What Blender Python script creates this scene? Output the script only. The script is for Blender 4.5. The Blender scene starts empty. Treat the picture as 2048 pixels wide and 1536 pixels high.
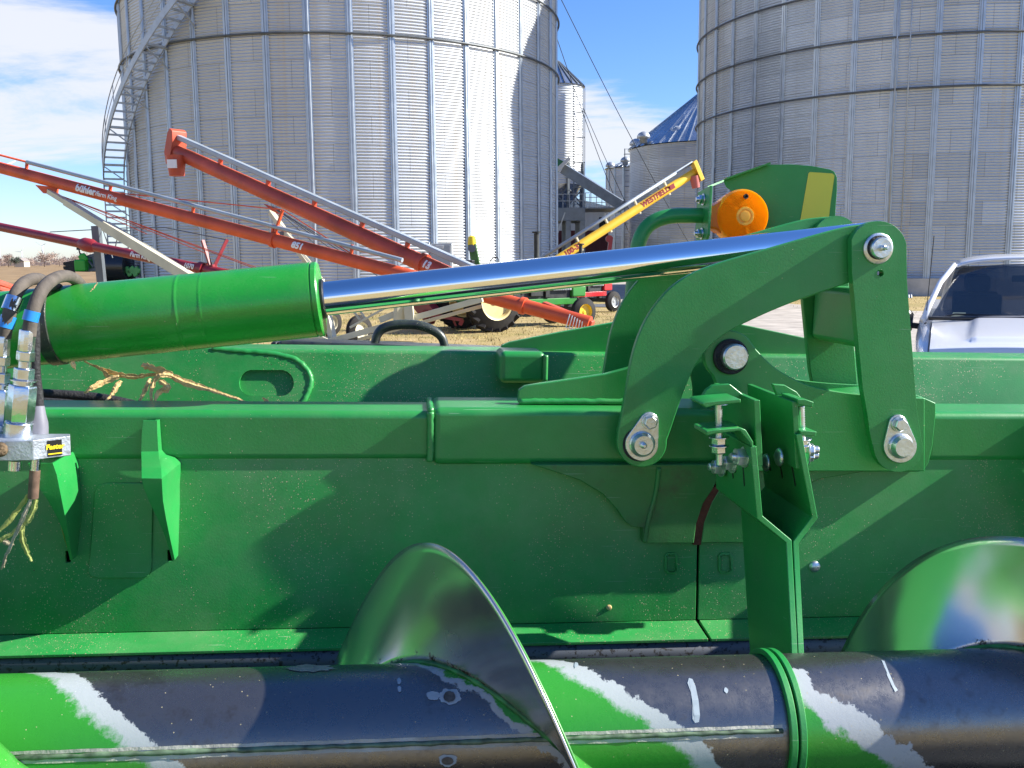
import bpy, math, random
from mathutils import Vector, Matrix
from mathutils.geometry import tessellate_polygon
random.seed(7)
S = bpy.context.scene
COL = S.collection
rad = math.radians

# ------------------------------------------------------------------ camera
FPX = 1850.0
CAM_H = 2.0
PITCH = math.atan(253/FPX)
ROLL = -0.00785
CAM = Vector((0, 0, CAM_H))
Fw = Vector((0, math.cos(PITCH), -math.sin(PITCH)))
R0 = Vector((1, 0, 0)); U0 = Vector((0, math.sin(PITCH), math.cos(PITCH)))
Rt = R0*math.cos(ROLL) + U0*math.sin(ROLL)
Up = -R0*math.sin(ROLL) + U0*math.cos(ROLL)
cam_d = bpy.data.cameras.new('camera'); cam = bpy.data.objects.new('camera', cam_d); COL.objects.link(cam)
cam_d.sensor_width = 36; cam_d.lens = 36*FPX/2048; cam_d.clip_start = 0.05; cam_d.clip_end = 5000
cam.matrix_world = Matrix(((Rt.x, Up.x, -Fw.x, 0), (Rt.y, Up.y, -Fw.y, 0), (Rt.z, Up.z, -Fw.z, CAM_H), (0, 0, 0, 1)))
S.camera = cam
S.render.resolution_x = 1024; S.render.resolution_y = 768
S.view_settings.view_transform = 'Standard'; S.view_settings.look = 'None'
S.view_settings.exposure = 1.25; S.view_settings.gamma = 1

# ------------------------------------------------------------------ light
SUN_EL = rad(31); SUN_AZ = Vector((1, 0.042, 0)).normalized()
SUN_DIR = SUN_AZ*math.cos(SUN_EL) + Vector((0, 0, math.sin(SUN_EL)))
sl = bpy.data.lights.new('sun', 'SUN'); so = bpy.data.objects.new('sun', sl); COL.objects.link(so)
sl.energy = 5.0; sl.angle = rad(0.53); sl.color = (1, 0.95, 0.86)
so.rotation_euler = SUN_DIR.to_track_quat('Z', 'Y').to_euler(); so.location = (30, 0, 40)

W_ = bpy.data.worlds.new('World'); S.world = W_; W_.use_nodes = True
def build_world():
    nt = W_.node_tree; N = nt.nodes; L = nt.links; N.clear()
    out = N.new('ShaderNodeOutputWorld'); bg = N.new('ShaderNodeBackground'); bg.inputs['Strength'].default_value = 0.078
    sky = N.new('ShaderNodeTexSky'); sky.sky_type = 'NISHITA'; sky.sun_disc = False
    sky.sun_elevation = SUN_EL; sky.sun_rotation = math.atan2(SUN_AZ.x, SUN_AZ.y)
    sky.air_density = 1.0; sky.dust_density = 0.25; sky.ozone_density = 2.0
    hs = N.new('ShaderNodeHueSaturation'); hs.inputs['Saturation'].default_value = 1.12; hs.inputs['Value'].default_value = 1.0
    tint = N.new('ShaderNodeMix'); tint.data_type = 'RGBA'; tint.blend_type = 'MULTIPLY'; tint.inputs['Factor'].default_value = 1; tint.inputs['B'].default_value = (0.80, 0.90, 1.22, 1)
    L.new(sky.outputs[0], tint.inputs['A']); L.new(tint.outputs['Result'], hs.inputs['Color'])
    tc = N.new('ShaderNodeTexCoord'); sep = N.new('ShaderNodeSeparateXYZ'); L.new(tc.outputs['Generated'], sep.inputs[0])
    def m(op, a, b=None, c=None, clamp=False):
        n = N.new('ShaderNodeMath'); n.operation = op; n.use_clamp = clamp
        for i, x in enumerate((a, b, c)):
            if x is None: continue
            if isinstance(x, (int, float)): n.inputs[i].default_value = x
            else: L.new(x, n.inputs[i])
        return n.outputs[0]
    zz = m('ADD', m('MAXIMUM', sep.outputs[2], 0.0), 0.12)
    cx = m('DIVIDE', sep.outputs[0], zz); cy = m('DIVIDE', sep.outputs[1], zz)
    cmb = N.new('ShaderNodeCombineXYZ'); L.new(cx, cmb.inputs[0]); L.new(cy, cmb.inputs[1])
    n1 = N.new('ShaderNodeTexNoise'); n1.inputs['Scale'].default_value = 0.75; n1.inputs['Detail'].default_value = 9; n1.inputs['Roughness'].default_value = 0.66; n1.inputs['Distortion'].default_value = 0.5
    mp = N.new('ShaderNodeMapping'); mp.inputs['Location'].default_value = (3.4, 1.7, 0); mp.inputs['Scale'].default_value = (0.9, 1.5, 1)
    L.new(cmb.outputs[0], mp.inputs[0]); L.new(mp.outputs[0], n1.inputs['Vector'])
    # cloud banks sit in two low belts of the sky, the zenith stays clear
    n2 = N.new('ShaderNodeTexNoise'); n2.inputs['Scale'].default_value = 0.28; n2.inputs['Detail'].default_value = 2
    L.new(mp.outputs[0], n2.inputs['Vector'])
    zs_ = m('MULTIPLY_ADD', sep.outputs[0], 0.16, sep.outputs[2])
    def ramp(lo, hi, src=None):
        r_ = N.new('ShaderNodeMapRange'); r_.interpolation_type = 'SMOOTHSTEP'; L.new(src or sep.outputs[2], r_.inputs['Value']); r_.inputs['From Min'].default_value = lo; r_.inputs['From Max'].default_value = hi; return r_.outputs[0]
    bell = m('MULTIPLY', ramp(0.05, 0.12), m('SUBTRACT', 1.0, ramp(0.145, 0.225, zs_)))
    belt = m('MULTIPLY_ADD', bell, 0.36, -0.14)
    v = m('ADD', m('ADD', n1.outputs[0], belt), m('MULTIPLY', m('SUBTRACT', n2.outputs[0], 0.5), 0.35))
    mr = N.new('ShaderNodeMapRange'); mr.interpolation_type = 'SMOOTHSTEP'
    L.new(v, mr.inputs['Value']); mr.inputs['From Min'].default_value = 0.48; mr.inputs['From Max'].default_value = 0.72; mr.inputs['To Max'].default_value = 0.90
    mix = N.new('ShaderNodeMix'); mix.data_type = 'RGBA'
    L.new(mr.outputs[0], mix.inputs['Factor']); L.new(hs.outputs[0], mix.inputs['A']); mix.inputs['B'].default_value = (5.0, 5.1, 5.4, 1)
    L.new(mix.outputs['Result'], bg.inputs['Color']); L.new(bg.outputs[0], out.inputs[0])
build_world()

# ------------------------------------------------------------------ pixel helpers (photograph is 2048 x 1536)
def ray(px, py): return Fw + Rt*((px-1024)/FPX) - Up*((py-768)/FPX)
def W(px, py, Y):
    d = ray(px, py); return CAM + d*(Y/d.y)
def G(px, py, z=0.0):
    d = ray(px, py); return CAM + d*((z-CAM_H)/d.z)

def zat(py, Y): return W(1024, py, Y).z

# header frame: hu to the right along the machine, hv away from the camera, hw up
hu = (Rt*(16600/FPX) - Up*(122/FPX) + Fw).normalized()
hv = Vector((0, 0, 1)).cross(hu).normalized(); hw = hu.cross(hv)
WALL_D, WOFF = 1.45, 1.95
H_ORG = CAM + hv*WALL_D - hw*WOFF
HM = Matrix(((hu.x, hv.x, hw.x, H_ORG.x), (hu.y, hv.y, hw.y, H_ORG.y), (hu.z, hv.z, hw.z, H_ORG.z), (0, 0, 0, 1)))
def h(px, py, v):
    """point of the header frame at local depth v seen at a photograph pixel"""
    d = ray(px, py); q = d*((v+WALL_D)/d.dot(hv))
    return Vector((q.dot(hu), v, q.dot(hw)+WOFF))
def arc(cx, cy, r, a0, a1, n=12):
    return [(cx+r*math.cos(rad(a0+(a1-a0)*i/n)), cy+r*math.sin(rad(a0+(a1-a0)*i/n))) for i in range(n+1)]
def spline(pts, n=6):
    P = [Vector(p) for p in pts]; out = []
    for i in range(len(P)-1):
        p0 = P[max(i-1, 0)]; p1 = P[i]; p2 = P[i+1]; p3 = P[min(i+2, len(P)-1)]
        for k in range(n):
            t = k/n
            out.append(0.5*((2*p1)+(p2-p0)*t+(2*p0-5*p1+4*p2-p3)*t*t+(3*p1-p0-3*p2+p3)*t**3))
    out.append(P[-1]); return out

# ------------------------------------------------------------------ materials
def mat(name, base, rough=0.5, metal=0.0, coat=0.0, spec=0.5, var=0.0, vscale=5.0, bump=0.0, bscale=60.0, alpha=None):
    m = bpy.data.materials.new(name); m.use_nodes = True
    nt = m.node_tree; N = nt.nodes; L = nt.links; b = N['Principled BSDF']
    b.inputs['Base Color'].default_value = (*base, 1); b.inputs['Roughness'].default_value = rough
    b.inputs['Metallic'].default_value = metal; b.inputs['Coat Weight'].default_value = coat
    b.inputs['Specular IOR Level'].default_value = spec; b.inputs['Coat Roughness'].default_value = 0.15
    tc = N.new('ShaderNodeTexCoord')
    if var > 0:
        n = N.new('ShaderNodeTexNoise'); n.inputs['Scale'].default_value = vscale; n.inputs['Detail'].default_value = 6
        L.new(tc.outputs['Object'], n.inputs['Vector'])
        r = N.new('ShaderNodeMapRange'); r.inputs['From Min'].default_value = 0.3; r.inputs['From Max'].default_value = 0.7
        r.inputs['To Min'].default_value = 1-var; r.inputs['To Max'].default_value = 1+var
        L.new(n.outputs[0], r.inputs['Value'])
        hsv = N.new('ShaderNodeHueSaturation'); hsv.inputs['Color'].default_value = (*base, 1)
        L.new(r.outputs[0], hsv.inputs['Value']); L.new(hsv.outputs[0], b.inputs['Base Color'])
        r2 = N.new('ShaderNodeMapRange'); r2.inputs['To Min'].default_value = max(rough-0.1, 0.02); r2.inputs['To Max'].default_value = rough+0.1
        L.new(n.outputs[0], r2.inputs['Value'])
        if rough > 0.12: L.new(r2.outputs[0], b.inputs['Roughness'])
    if bump > 0:
        n = N.new('ShaderNodeTexNoise'); n.inputs['Scale'].default_value = bscale; n.inputs['Detail'].default_value = 4
        L.new(tc.outputs['Object'], n.inputs['Vector'])
        bp = N.new('ShaderNodeBump'); bp.inputs['Strength'].default_value = bump; bp.inputs['Distance'].default_value = 0.01
        L.new(n.outputs[0], bp.inputs['Height']); L.new(bp.outputs[0], b.inputs['Normal'])
    return m

def green_paint(name, base, dust, rough=0.38, grime=0.0):
    """sprayed machine paint; dust = how many tan chaff crumbs lie on it"""
    m = mat(name, base, rough, 0.0, 0.12, 0.5)
    nt = m.node_tree; N = nt.nodes; L = nt.links; b = N['Principled BSDF']
    tc = N.new('ShaderNodeTexCoord')
    n = N.new('ShaderNodeTexNoise'); n.inputs['Scale'].default_value = 4; n.inputs['Detail'].default_value = 8; n.inputs['Roughness'].default_value = 0.65
    L.new(tc.outputs['Object'], n.inputs['Vector'])
    r = N.new('ShaderNodeMapRange'); r.inputs['From Min'].default_value = 0.3; r.inputs['From Max'].default_value = 0.7; r.inputs['To Min'].default_value = 0.82; r.inputs['To Max'].default_value = 1.16
    L.new(n.outputs[0], r.inputs['Value'])
    hsv = N.new('ShaderNodeHueSaturation'); hsv.inputs['Color'].default_value = (*base, 1); L.new(r.outputs[0], hsv.inputs['Value'])
    col = hsv.outputs[0]
    def layer(scale, thr, rnd, color, msk_lo, msk_hi, stretch=(1, 1, 1)):
        nonlocal col
        mp = N.new('ShaderNodeMapping'); mp.inputs['Scale'].default_value = stretch; L.new(tc.outputs['Object'], mp.inputs[0])
        vo = N.new('ShaderNodeTexVoronoi'); vo.inputs['Scale'].default_value = scale; L.new(mp.outputs[0], vo.inputs['Vector'])
        lt = N.new('ShaderNodeMath'); lt.operation = 'LESS_THAN'; L.new(vo.outputs['Distance'], lt.inputs[0]); lt.inputs[1].default_value = thr
        sp = N.new('ShaderNodeSeparateColor'); L.new(vo.outputs['Color'], sp.inputs[0])
        nn = N.new('ShaderNodeTexNoise'); nn.inputs['Scale'].default_value = 4; nn.inputs['Detail'].default_value = 6; nn.inputs['Roughness'].default_value = 0.65; mpn = N.new('ShaderNodeMapping'); mpn.inputs['Scale'].default_value = (2.2, 1.5, 0.7); L.new(tc.outputs['Object'], mpn.inputs[0]); L.new(mpn.outputs[0], nn.inputs['Vector'])
        mk = N.new('ShaderNodeMapRange'); mk.inputs['From Min'].default_value = msk_lo; mk.inputs['From Max'].default_value = msk_hi; mk.inputs['To Min'].default_value = 1.0; mk.inputs['To Max'].default_value = 1-rnd
        L.new(nn.outputs[0], mk.inputs['Value'])
        gt = N.new('ShaderNodeMath'); gt.operation = 'GREATER_THAN'; L.new(sp.outputs[0], gt.inputs[0]); L.new(mk.outputs[0], gt.inputs[1])
        mu = N.new('ShaderNodeMath'); mu.operation = 'MULTIPLY'; L.new(lt.outputs[0], mu.inputs[0]); L.new(gt.outputs[0], mu.inputs[1])
        mx = N.new('ShaderNodeMix'); mx.data_type = 'RGBA'; L.new(mu.outputs[0], mx.inputs['Factor']); L.new(col, mx.inputs['A']); mx.inputs['B'].default_value = (*color, 1)
        col = mx.outputs['Result']
        return mu.outputs[0]
    fl = N.new('ShaderNodeTexNoise'); fl.inputs['Scale'].default_value = 9; fl.inputs['Detail'].default_value = 9; fl.inputs['Roughness'].default_value = 0.7; L.new(tc.outputs['Object'], fl.inputs['Vector'])
    fr_ = N.new('ShaderNodeMapRange'); fr_.inputs['From Min'].default_value = 0.42; fr_.inputs['From Max'].default_value = 0.75; fr_.inputs['To Max'].default_value = 0.16+0.20*min(dust, 1); L.new(fl.outputs[0], fr_.inputs['Value'])
    fm_x = N.new('ShaderNodeMix'); fm_x.data_type = 'RGBA'; L.new(fr_.outputs[0], fm_x.inputs['Factor']); L.new(col, fm_x.inputs['A']); fm_x.inputs['B'].default_value = (0.20, 0.27, 0.15, 1); col = fm_x.outputs['Result']
    rg = N.new('ShaderNodeMapRange'); rg.inputs['To Min'].default_value = rough-0.08; rg.inputs['To Max'].default_value = rough+0.16; L.new(fl.outputs[0], rg.inputs['Value']); L.new(rg.outputs[0], b.inputs['Roughness'])
    # sparse hairline scratches
    for rot, thr in ((0.5, 0.775), (-0.9, 0.79)):
        mps = N.new('ShaderNodeMapping'); mps.inputs['Rotation'].default_value = (0, rot, 0); mps.inputs['Scale'].default_value = (9, 60, 420); L.new(tc.outputs['Object'], mps.inputs[0])
        sn = N.new('ShaderNodeTexNoise'); sn.inputs['Scale'].default_value = 1; sn.inputs['Detail'].default_value = 1; L.new(mps.outputs[0], sn.inputs['Vector'])
        sg_ = N.new('ShaderNodeMath'); sg_.operation = 'GREATER_THAN'; L.new(sn.outputs[0], sg_.inputs[0]); sg_.inputs[1].default_value = thr
        sc_ = N.new('ShaderNodeMath'); sc_.operation = 'MULTIPLY'; L.new(sg_.outputs[0], sc_.inputs[0]); sc_.inputs[1].default_value = 0.5
        sm = N.new('ShaderNodeMix'); sm.data_type = 'RGBA'; L.new(sc_.outputs[0], sm.inputs['Factor']); L.new(col, sm.inputs['A']); sm.inputs['B'].default_value = (0.22, 0.36, 0.22, 1); col = sm.outputs['Result']
    hts = []
    if dust > 0:
        hts.append(layer(290, 0.23, 0.55*dust, (0.40, 0.36, 0.20), 0.44, 0.66))
        hts.append(layer(120, 0.12, 0.28*dust, (0.42, 0.34, 0.18), 0.44, 0.68))
        layer(420, 0.22, 0.6*dust, (0.22, 0.30, 0.15), 0.42, 0.66)
        layer(60, 0.06, 0.30*dust, (0.05, 0.05, 0.03), 0.40, 0.75)
    if grime > 0:
        g = N.new('ShaderNodeTexNoise'); g.inputs['Scale'].default_value = 14; g.inputs['Detail'].default_value = 10; g.inputs['Roughness'].default_value = 0.75
        L.new(tc.outputs['Object'], g.inputs['Vector'])
        gm = N.new('ShaderNodeMapRange'); gm.inputs['From Min'].default_value = 0.5; gm.inputs['From Max'].default_value = 0.75; gm.inputs['To Max'].default_value = grime
        L.new(g.outputs[0], gm.inputs['Value'])
        mx = N.new('ShaderNodeMix'); mx.data_type = 'RGBA'; L.new(gm.outputs[0], mx.inputs['Factor']); L.new(col, mx.inputs['A']); mx.inputs['B'].default_value = (0.05, 0.045, 0.025, 1)
        col = mx.outputs['Result']
    L.new(col, b.inputs['Base Color'])
    bn = N.new('ShaderNodeTexNoise'); bn.inputs['Scale'].default_value = 350; bn.inputs['Detail'].default_value = 3; L.new(tc.outputs['Object'], bn.inputs['Vector'])
    bp = N.new('ShaderNodeBump'); bp.inputs['Strength'].default_value = 0.06; bp.inputs['Distance'].default_value = 0.004; L.new(bn.outputs[0], bp.inputs['Height'])
    last = bp.outputs[0]
    for hh in hts:
        b2 = N.new('ShaderNodeBump'); b2.inputs['Strength'].default_value = 0.7; b2.inputs['Distance'].default_value = 0.002
        L.new(hh, b2.inputs['Height']); L.new(last, b2.inputs['Normal']); last = b2.outputs[0]
    L.new(last, b.inputs['Normal'])
    return m

GREEN = (0.015, 0.245, 0.048)
M = {}
M['green'] = green_paint('green_paint', GREEN, 0.015)
M['green_dusty'] = green_paint('green_paint_dusty', GREEN, 1.0, 0.42, 0.15)
M['green_tube'] = green_paint('green_paint_tube', GREEN, 0.06, 0.36)
M['green_cyl'] = green_paint('green_paint_cylinder', (0.016, 0.26, 0.028), 0.03, 0.24)
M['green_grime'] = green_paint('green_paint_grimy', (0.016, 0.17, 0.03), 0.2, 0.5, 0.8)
M['zinc'] = mat('zinc_plated_steel', (0.62, 0.66, 0.66), 0.33, 0.9, 0, 0.5, 0.15, 60, 0.08, 200)
M['zinc_blue'] = mat('zinc_fitting', (0.66, 0.70, 0.74), 0.24, 1.0, 0, 0.5, 0.12, 50, 0.05, 150)
M['chrome'] = mat('chrome_rod', (0.96, 0.96, 0.96), 0.085, 1.0)
M['black'] = mat('black_paint', (0.012, 0.012, 0.014), 0.4, 0, 0.1, 0.5, 0.3, 20, 0.05, 200)
M['black_dusty'] = green_paint('black_paint_dusty', (0.010, 0.011, 0.016), 0.8, 0.35)
M['rubber'] = mat('hose_rubber', (0.10, 0.085, 0.07), 0.75, 0, 0, 0.3, 0.25, 60, 0.1, 300)
M['rubber_dark'] = mat('dark_rubber', (0.02, 0.02, 0.022), 0.65, 0, 0, 0.4, 0.4, 40, 0.3, 250)
M['rust'] = mat('rusty_plate', (0.10, 0.035, 0.02), 0.8, 0, 0, 0.3, 0.4, 40, 0.2, 120)
M['dark'] = mat('dark_gap', (0.008, 0.010, 0.008), 0.9)
M['blue_tape'] = mat('blue_tape', (0.02, 0.22, 0.62), 0.3, 0.1, 0.3)
M['grey_boot'] = mat('grey_rubber_boot', (0.16, 0.16, 0.19), 0.55, 0, 0, 0.4, 0.15, 40)
M['label_black'] = mat('label_black', (0.012, 0.012, 0.012), 0.35)
M['label_yellow'] = mat('label_yellow', (0.85, 0.62, 0.02), 0.4)
M['husk'] = mat('dry_corn_leaf', (0.66, 0.46, 0.21), 0.7, 0, 0, 0.3, 0.35, 60, 0.3, 200)
M['husk_green'] = mat('pale_green_stem', (0.30, 0.34, 0.10), 0.6, 0, 0, 0.3, 0.3, 40, 0.3, 120)
M['husk_grey'] = mat('weathered_stem', (0.34, 0.29, 0.20), 0.75, 0, 0, 0.3, 0.3, 50, 0.4, 120)
M['reflector'] = mat('yellow_reflective_tape', (0.66, 0.62, 0.03), 0.3, 0, 0.4)

def steel_flight():
    m = mat('polished_flighting', (0.60, 0.59, 0.54), 0.24, 1.0)
    nt = m.node_tree; N = nt.nodes; L = nt.links; b = N['Principled BSDF']; tc = N.new('ShaderNodeTexCoord')
    n = N.new('ShaderNodeTexNoise'); n.inputs['Scale'].default_value = 9; n.inputs['Detail'].default_value = 8; L.new(tc.outputs['Object'], n.inputs['Vector'])
    r = N.new('ShaderNodeMapRange'); r.inputs['To Min'].default_value = 0.13; r.inputs['To Max'].default_value = 0.33; L.new(n.outputs[0], r.inputs['Value']); L.new(r.outputs[0], b.inputs['Roughness'])
    # grime gathers near the weld at the tube (uv.x = distance from the root)
    uv = N.new('ShaderNodeUVMap'); sp = N.new('ShaderNodeSeparateXYZ'); L.new(uv.outputs[0], sp.inputs[0])
    g = N.new('ShaderNodeTexNoise'); g.inputs['Scale'].default_value = 38; g.inputs['Detail'].default_value = 9; g.inputs['Roughness'].default_value = 0.8; L.new(tc.outputs['Object'], g.inputs['Vector'])
    e = N.new('ShaderNodeMapRange'); e.inputs['From Min'].default_value = 0.0; e.inputs['From Max'].default_value = 0.055; e.inputs['To Min'].default_value = 0.12; e.inputs['To Max'].default_value = -0.25; L.new(sp.outputs[0], e.inputs['Value'])
    a = N.new('ShaderNodeMath'); a.operation = 'ADD'; L.new(g.outputs[0], a.inputs[0]); L.new(e.outputs[0], a.inputs[1])
    gt = N.new('ShaderNodeMapRange'); gt.inputs['From Min'].default_value = 0.60; gt.inputs['From Max'].default_value = 0.64; L.new(a.outputs[0], gt.inputs['Value'])
    mx = N.new('ShaderNodeMix'); mx.data_type = 'RGBA'; L.new(gt.outputs[0], mx.inputs['Factor']); mx.inputs['A'].default_value = (0.60, 0.55, 0.51, 1); mx.inputs['B'].default_value = (0.035, 0.025, 0.015, 1)
    L.new(mx.outputs['Result'], b.inputs['Base Color'])
    inv = N.new('ShaderNodeMath'); inv.operation = 'SUBTRACT'; inv.inputs[0].default_value = 0.90; inv.use_clamp = True; L.new(gt.outputs[0], inv.inputs[1]); L.new(inv.outputs[0], b.inputs['Metallic'])
    w = N.new('ShaderNodeTexNoise'); w.inputs['Scale'].default_value = 6; w.inputs['Detail'].default_value = 2; L.new(tc.outputs['Object'], w.inputs['Vector'])
    bp = N.new('ShaderNodeBump'); bp.inputs['Strength'].default_value = 0.25; bp.inputs['Distance'].default_value = 0.02; L.new(w.outputs[0], bp.inputs['Height']); L.new(bp.outputs[0], b.inputs['Normal'])
    return m
M['flight'] = steel_flight()

def auger_tube_mat(name, g0, g1, w1, wig):
    """bare dark pipe with a sprayed green band that follows the flight and a pale primer edge; uv.x = metres along the pipe from the flight root"""
    m = mat(name, (0.05, 0.05, 0.06), 0.28, 0.85)
    nt = m.node_tree; N = nt.nodes; L = nt.links; b = N['Principled BSDF']; tc = N.new('ShaderNodeTexCoord')
    uv = N.new('ShaderNodeUVMap'); sp = N.new('ShaderNodeSeparateXYZ'); L.new(uv.outputs[0], sp.inputs[0])
    def noise(sc, det, ro=0.6):
        n = N.new('ShaderNodeTexNoise'); n.inputs['Scale'].default_value = sc; n.inputs['Detail'].default_value = det; n.inputs['Roughness'].default_value = ro
        L.new(tc.outputs['Object'], n.inputs['Vector']); return n.outputs[0]
    def math_(op, a, c):
        n = N.new('ShaderNodeMath'); n.operation = op
        for i, x in enumerate((a, c)):
            if isinstance(x, (int, float)): n.inputs[i].default_value = x
            else: L.new(x, n.inputs[i])
        return n.outputs[0]
    def sstep(x, lo, hi):
        n = N.new('ShaderNodeMapRange'); n.inputs['From Min'].default_value = lo; n.inputs['From Max'].default_value = hi; L.new(x, n.inputs['Value']); return n.outputs[0]
    x = math_('ADD', sp.outputs[0], math_('MULTIPLY', math_('SUBTRACT', noise(14, 8, 0.7), 0.5), wig))
    fine = math_('ADD', x, math_('MULTIPLY', math_('SUBTRACT', noise(120, 4, 0.7), 0.5), 0.022))
    white = math_('MULTIPLY', sstep(x, g0-0.014, g0-0.012), math_('SUBTRACT', 1, sstep(x, w1, w1+0.0025)))
    grn = math_('MULTIPLY', sstep(x, g0, g0+0.004), math_('SUBTRACT', 1, sstep(fine, g1-0.006, g1+0.008)))
    # bare pipe: mill scale with pale scuffs
    sc = noise(55, 10, 0.75); big = noise(5, 4)
    scuff = sstep(math_('ADD', math_('MULTIPLY', sc, 0.6), math_('MULTIPLY', big, 0.5)), 0.60, 0.72)
    bare = N.new('ShaderNodeMix'); bare.data_type = 'RGBA'; L.new(math_('MULTIPLY', scuff, 0.6), bare.inputs['Factor'])
    bare.inputs['A'].default_value = (0.20, 0.195, 0.19, 1); bare.inputs['B'].default_value = (0.07, 0.055, 0.045, 1)
    m1 = N.new('ShaderNodeMix'); m1.data_type = 'RGBA'; L.new(white, m1.inputs['Factor']); L.new(bare.outputs['Result'], m1.inputs['A']); m1.inputs['B'].default_value = (0.36, 0.39, 0.40, 1)
    m2 = N.new('ShaderNodeMix'); m2.data_type = 'RGBA'; L.new(grn, m2.inputs['Factor']); L.new(m1.outputs['Result'], m2.inputs['A']); m2.inputs['B'].default_value = (0.03, 0.24, 0.025, 1)
    # dusty crumbs
    vo = N.new('ShaderNodeTexVoronoi'); vo.inputs['Scale'].default_value = 300; L.new(tc.outputs['Object'], vo.inputs['Vector'])
    s2 = N.new('ShaderNodeSeparateColor'); L.new(vo.outputs['Color'], s2.inputs[0])
    crumbs = math_('MULTIPLY', math_('LESS_THAN', vo.outputs['Distance'], 0.2), math_('GREATER_THAN', s2.outputs[0], 0.965))
    m3 = N.new('ShaderNodeMix'); m3.data_type = 'RGBA'; L.new(crumbs, m3.inputs['Factor']); L.new(m2.outputs['Result'], m3.inputs['A']); m3.inputs['B'].default_value = (0.42, 0.36, 0.22, 1)
    L.new(m3.outputs['Result'], b.inputs['Base Color'])
    paint = math_('MAXIMUM', math_('MAXIMUM', white, grn), crumbs)
    L.new(math_('MULTIPLY', math_('SUBTRACT', 1, paint), 0.88), b.inputs['Metallic'])
    L.new(math_('ADD', math_('MULTIPLY', sc, 0.34), 0.12), b.inputs['Roughness'])
    bp = N.new('ShaderNodeBump'); bp.inputs['Strength'].default_value = 0.15; bp.inputs['Distance'].default_value = 0.003; L.new(sc, bp.inputs['Height']); L.new(bp.outputs[0], b.inputs['Normal'])
    return m

def galv_speckled():
    m = mat('speckled_trough_shaded', (0.07, 0.08, 0.10), 0.5, 0.1)  # sheet tone darkened to paint in the shade below the lip
    nt = m.node_tree; N = nt.nodes; L = nt.links; b = N['Principled BSDF']; tc = N.new('ShaderNodeTexCoord')
    n = N.new('ShaderNodeTexNoise'); n.inputs['Scale'].default_value = 130; n.inputs['Detail'].default_value = 4; n.inputs['Roughness'].default_value = 0.7; L.new(tc.outputs['Object'], n.inputs['Vector'])
    r = N.new('ShaderNodeMapRange'); r.inputs['From Min'].default_value = 0.56; r.inputs['From Max'].default_value = 0.60; L.new(n.outputs[0], r.inputs['Value'])
    mx = N.new('ShaderNodeMix'); mx.data_type = 'RGBA'; L.new(r.outputs[0], mx.inputs['Factor']); mx.inputs['A'].default_value = (0.07, 0.08, 0.10, 1); mx.inputs['B'].default_value = (0.012, 0.01, 0.008, 1)
    L.new(mx.outputs['Result'], b.inputs['Base Color']); return m
M['trough'] = galv_speckled()

# ------------------------------------------------------------------ mesh builder
INV = {}
def tag(o, label=None, cat=None, group=None, kind=None):
    if label: o['label'] = label
    if cat: o['category'] = cat
    if group: o['group'] = group
    if kind: o['kind'] = kind
    return o
def empty(name, loc=None, label=None, cat=None, group=None, mtx=None):
    o = bpy.data.objects.new(name, None); COL.objects.link(o); o.empty_display_size = 0.2
    mw = mtx if mtx is not None else Matrix.Translation(loc)
    o.matrix_world = mw; INV[o.name] = mw.inverted()
    return tag(o, label, cat, group)

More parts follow.
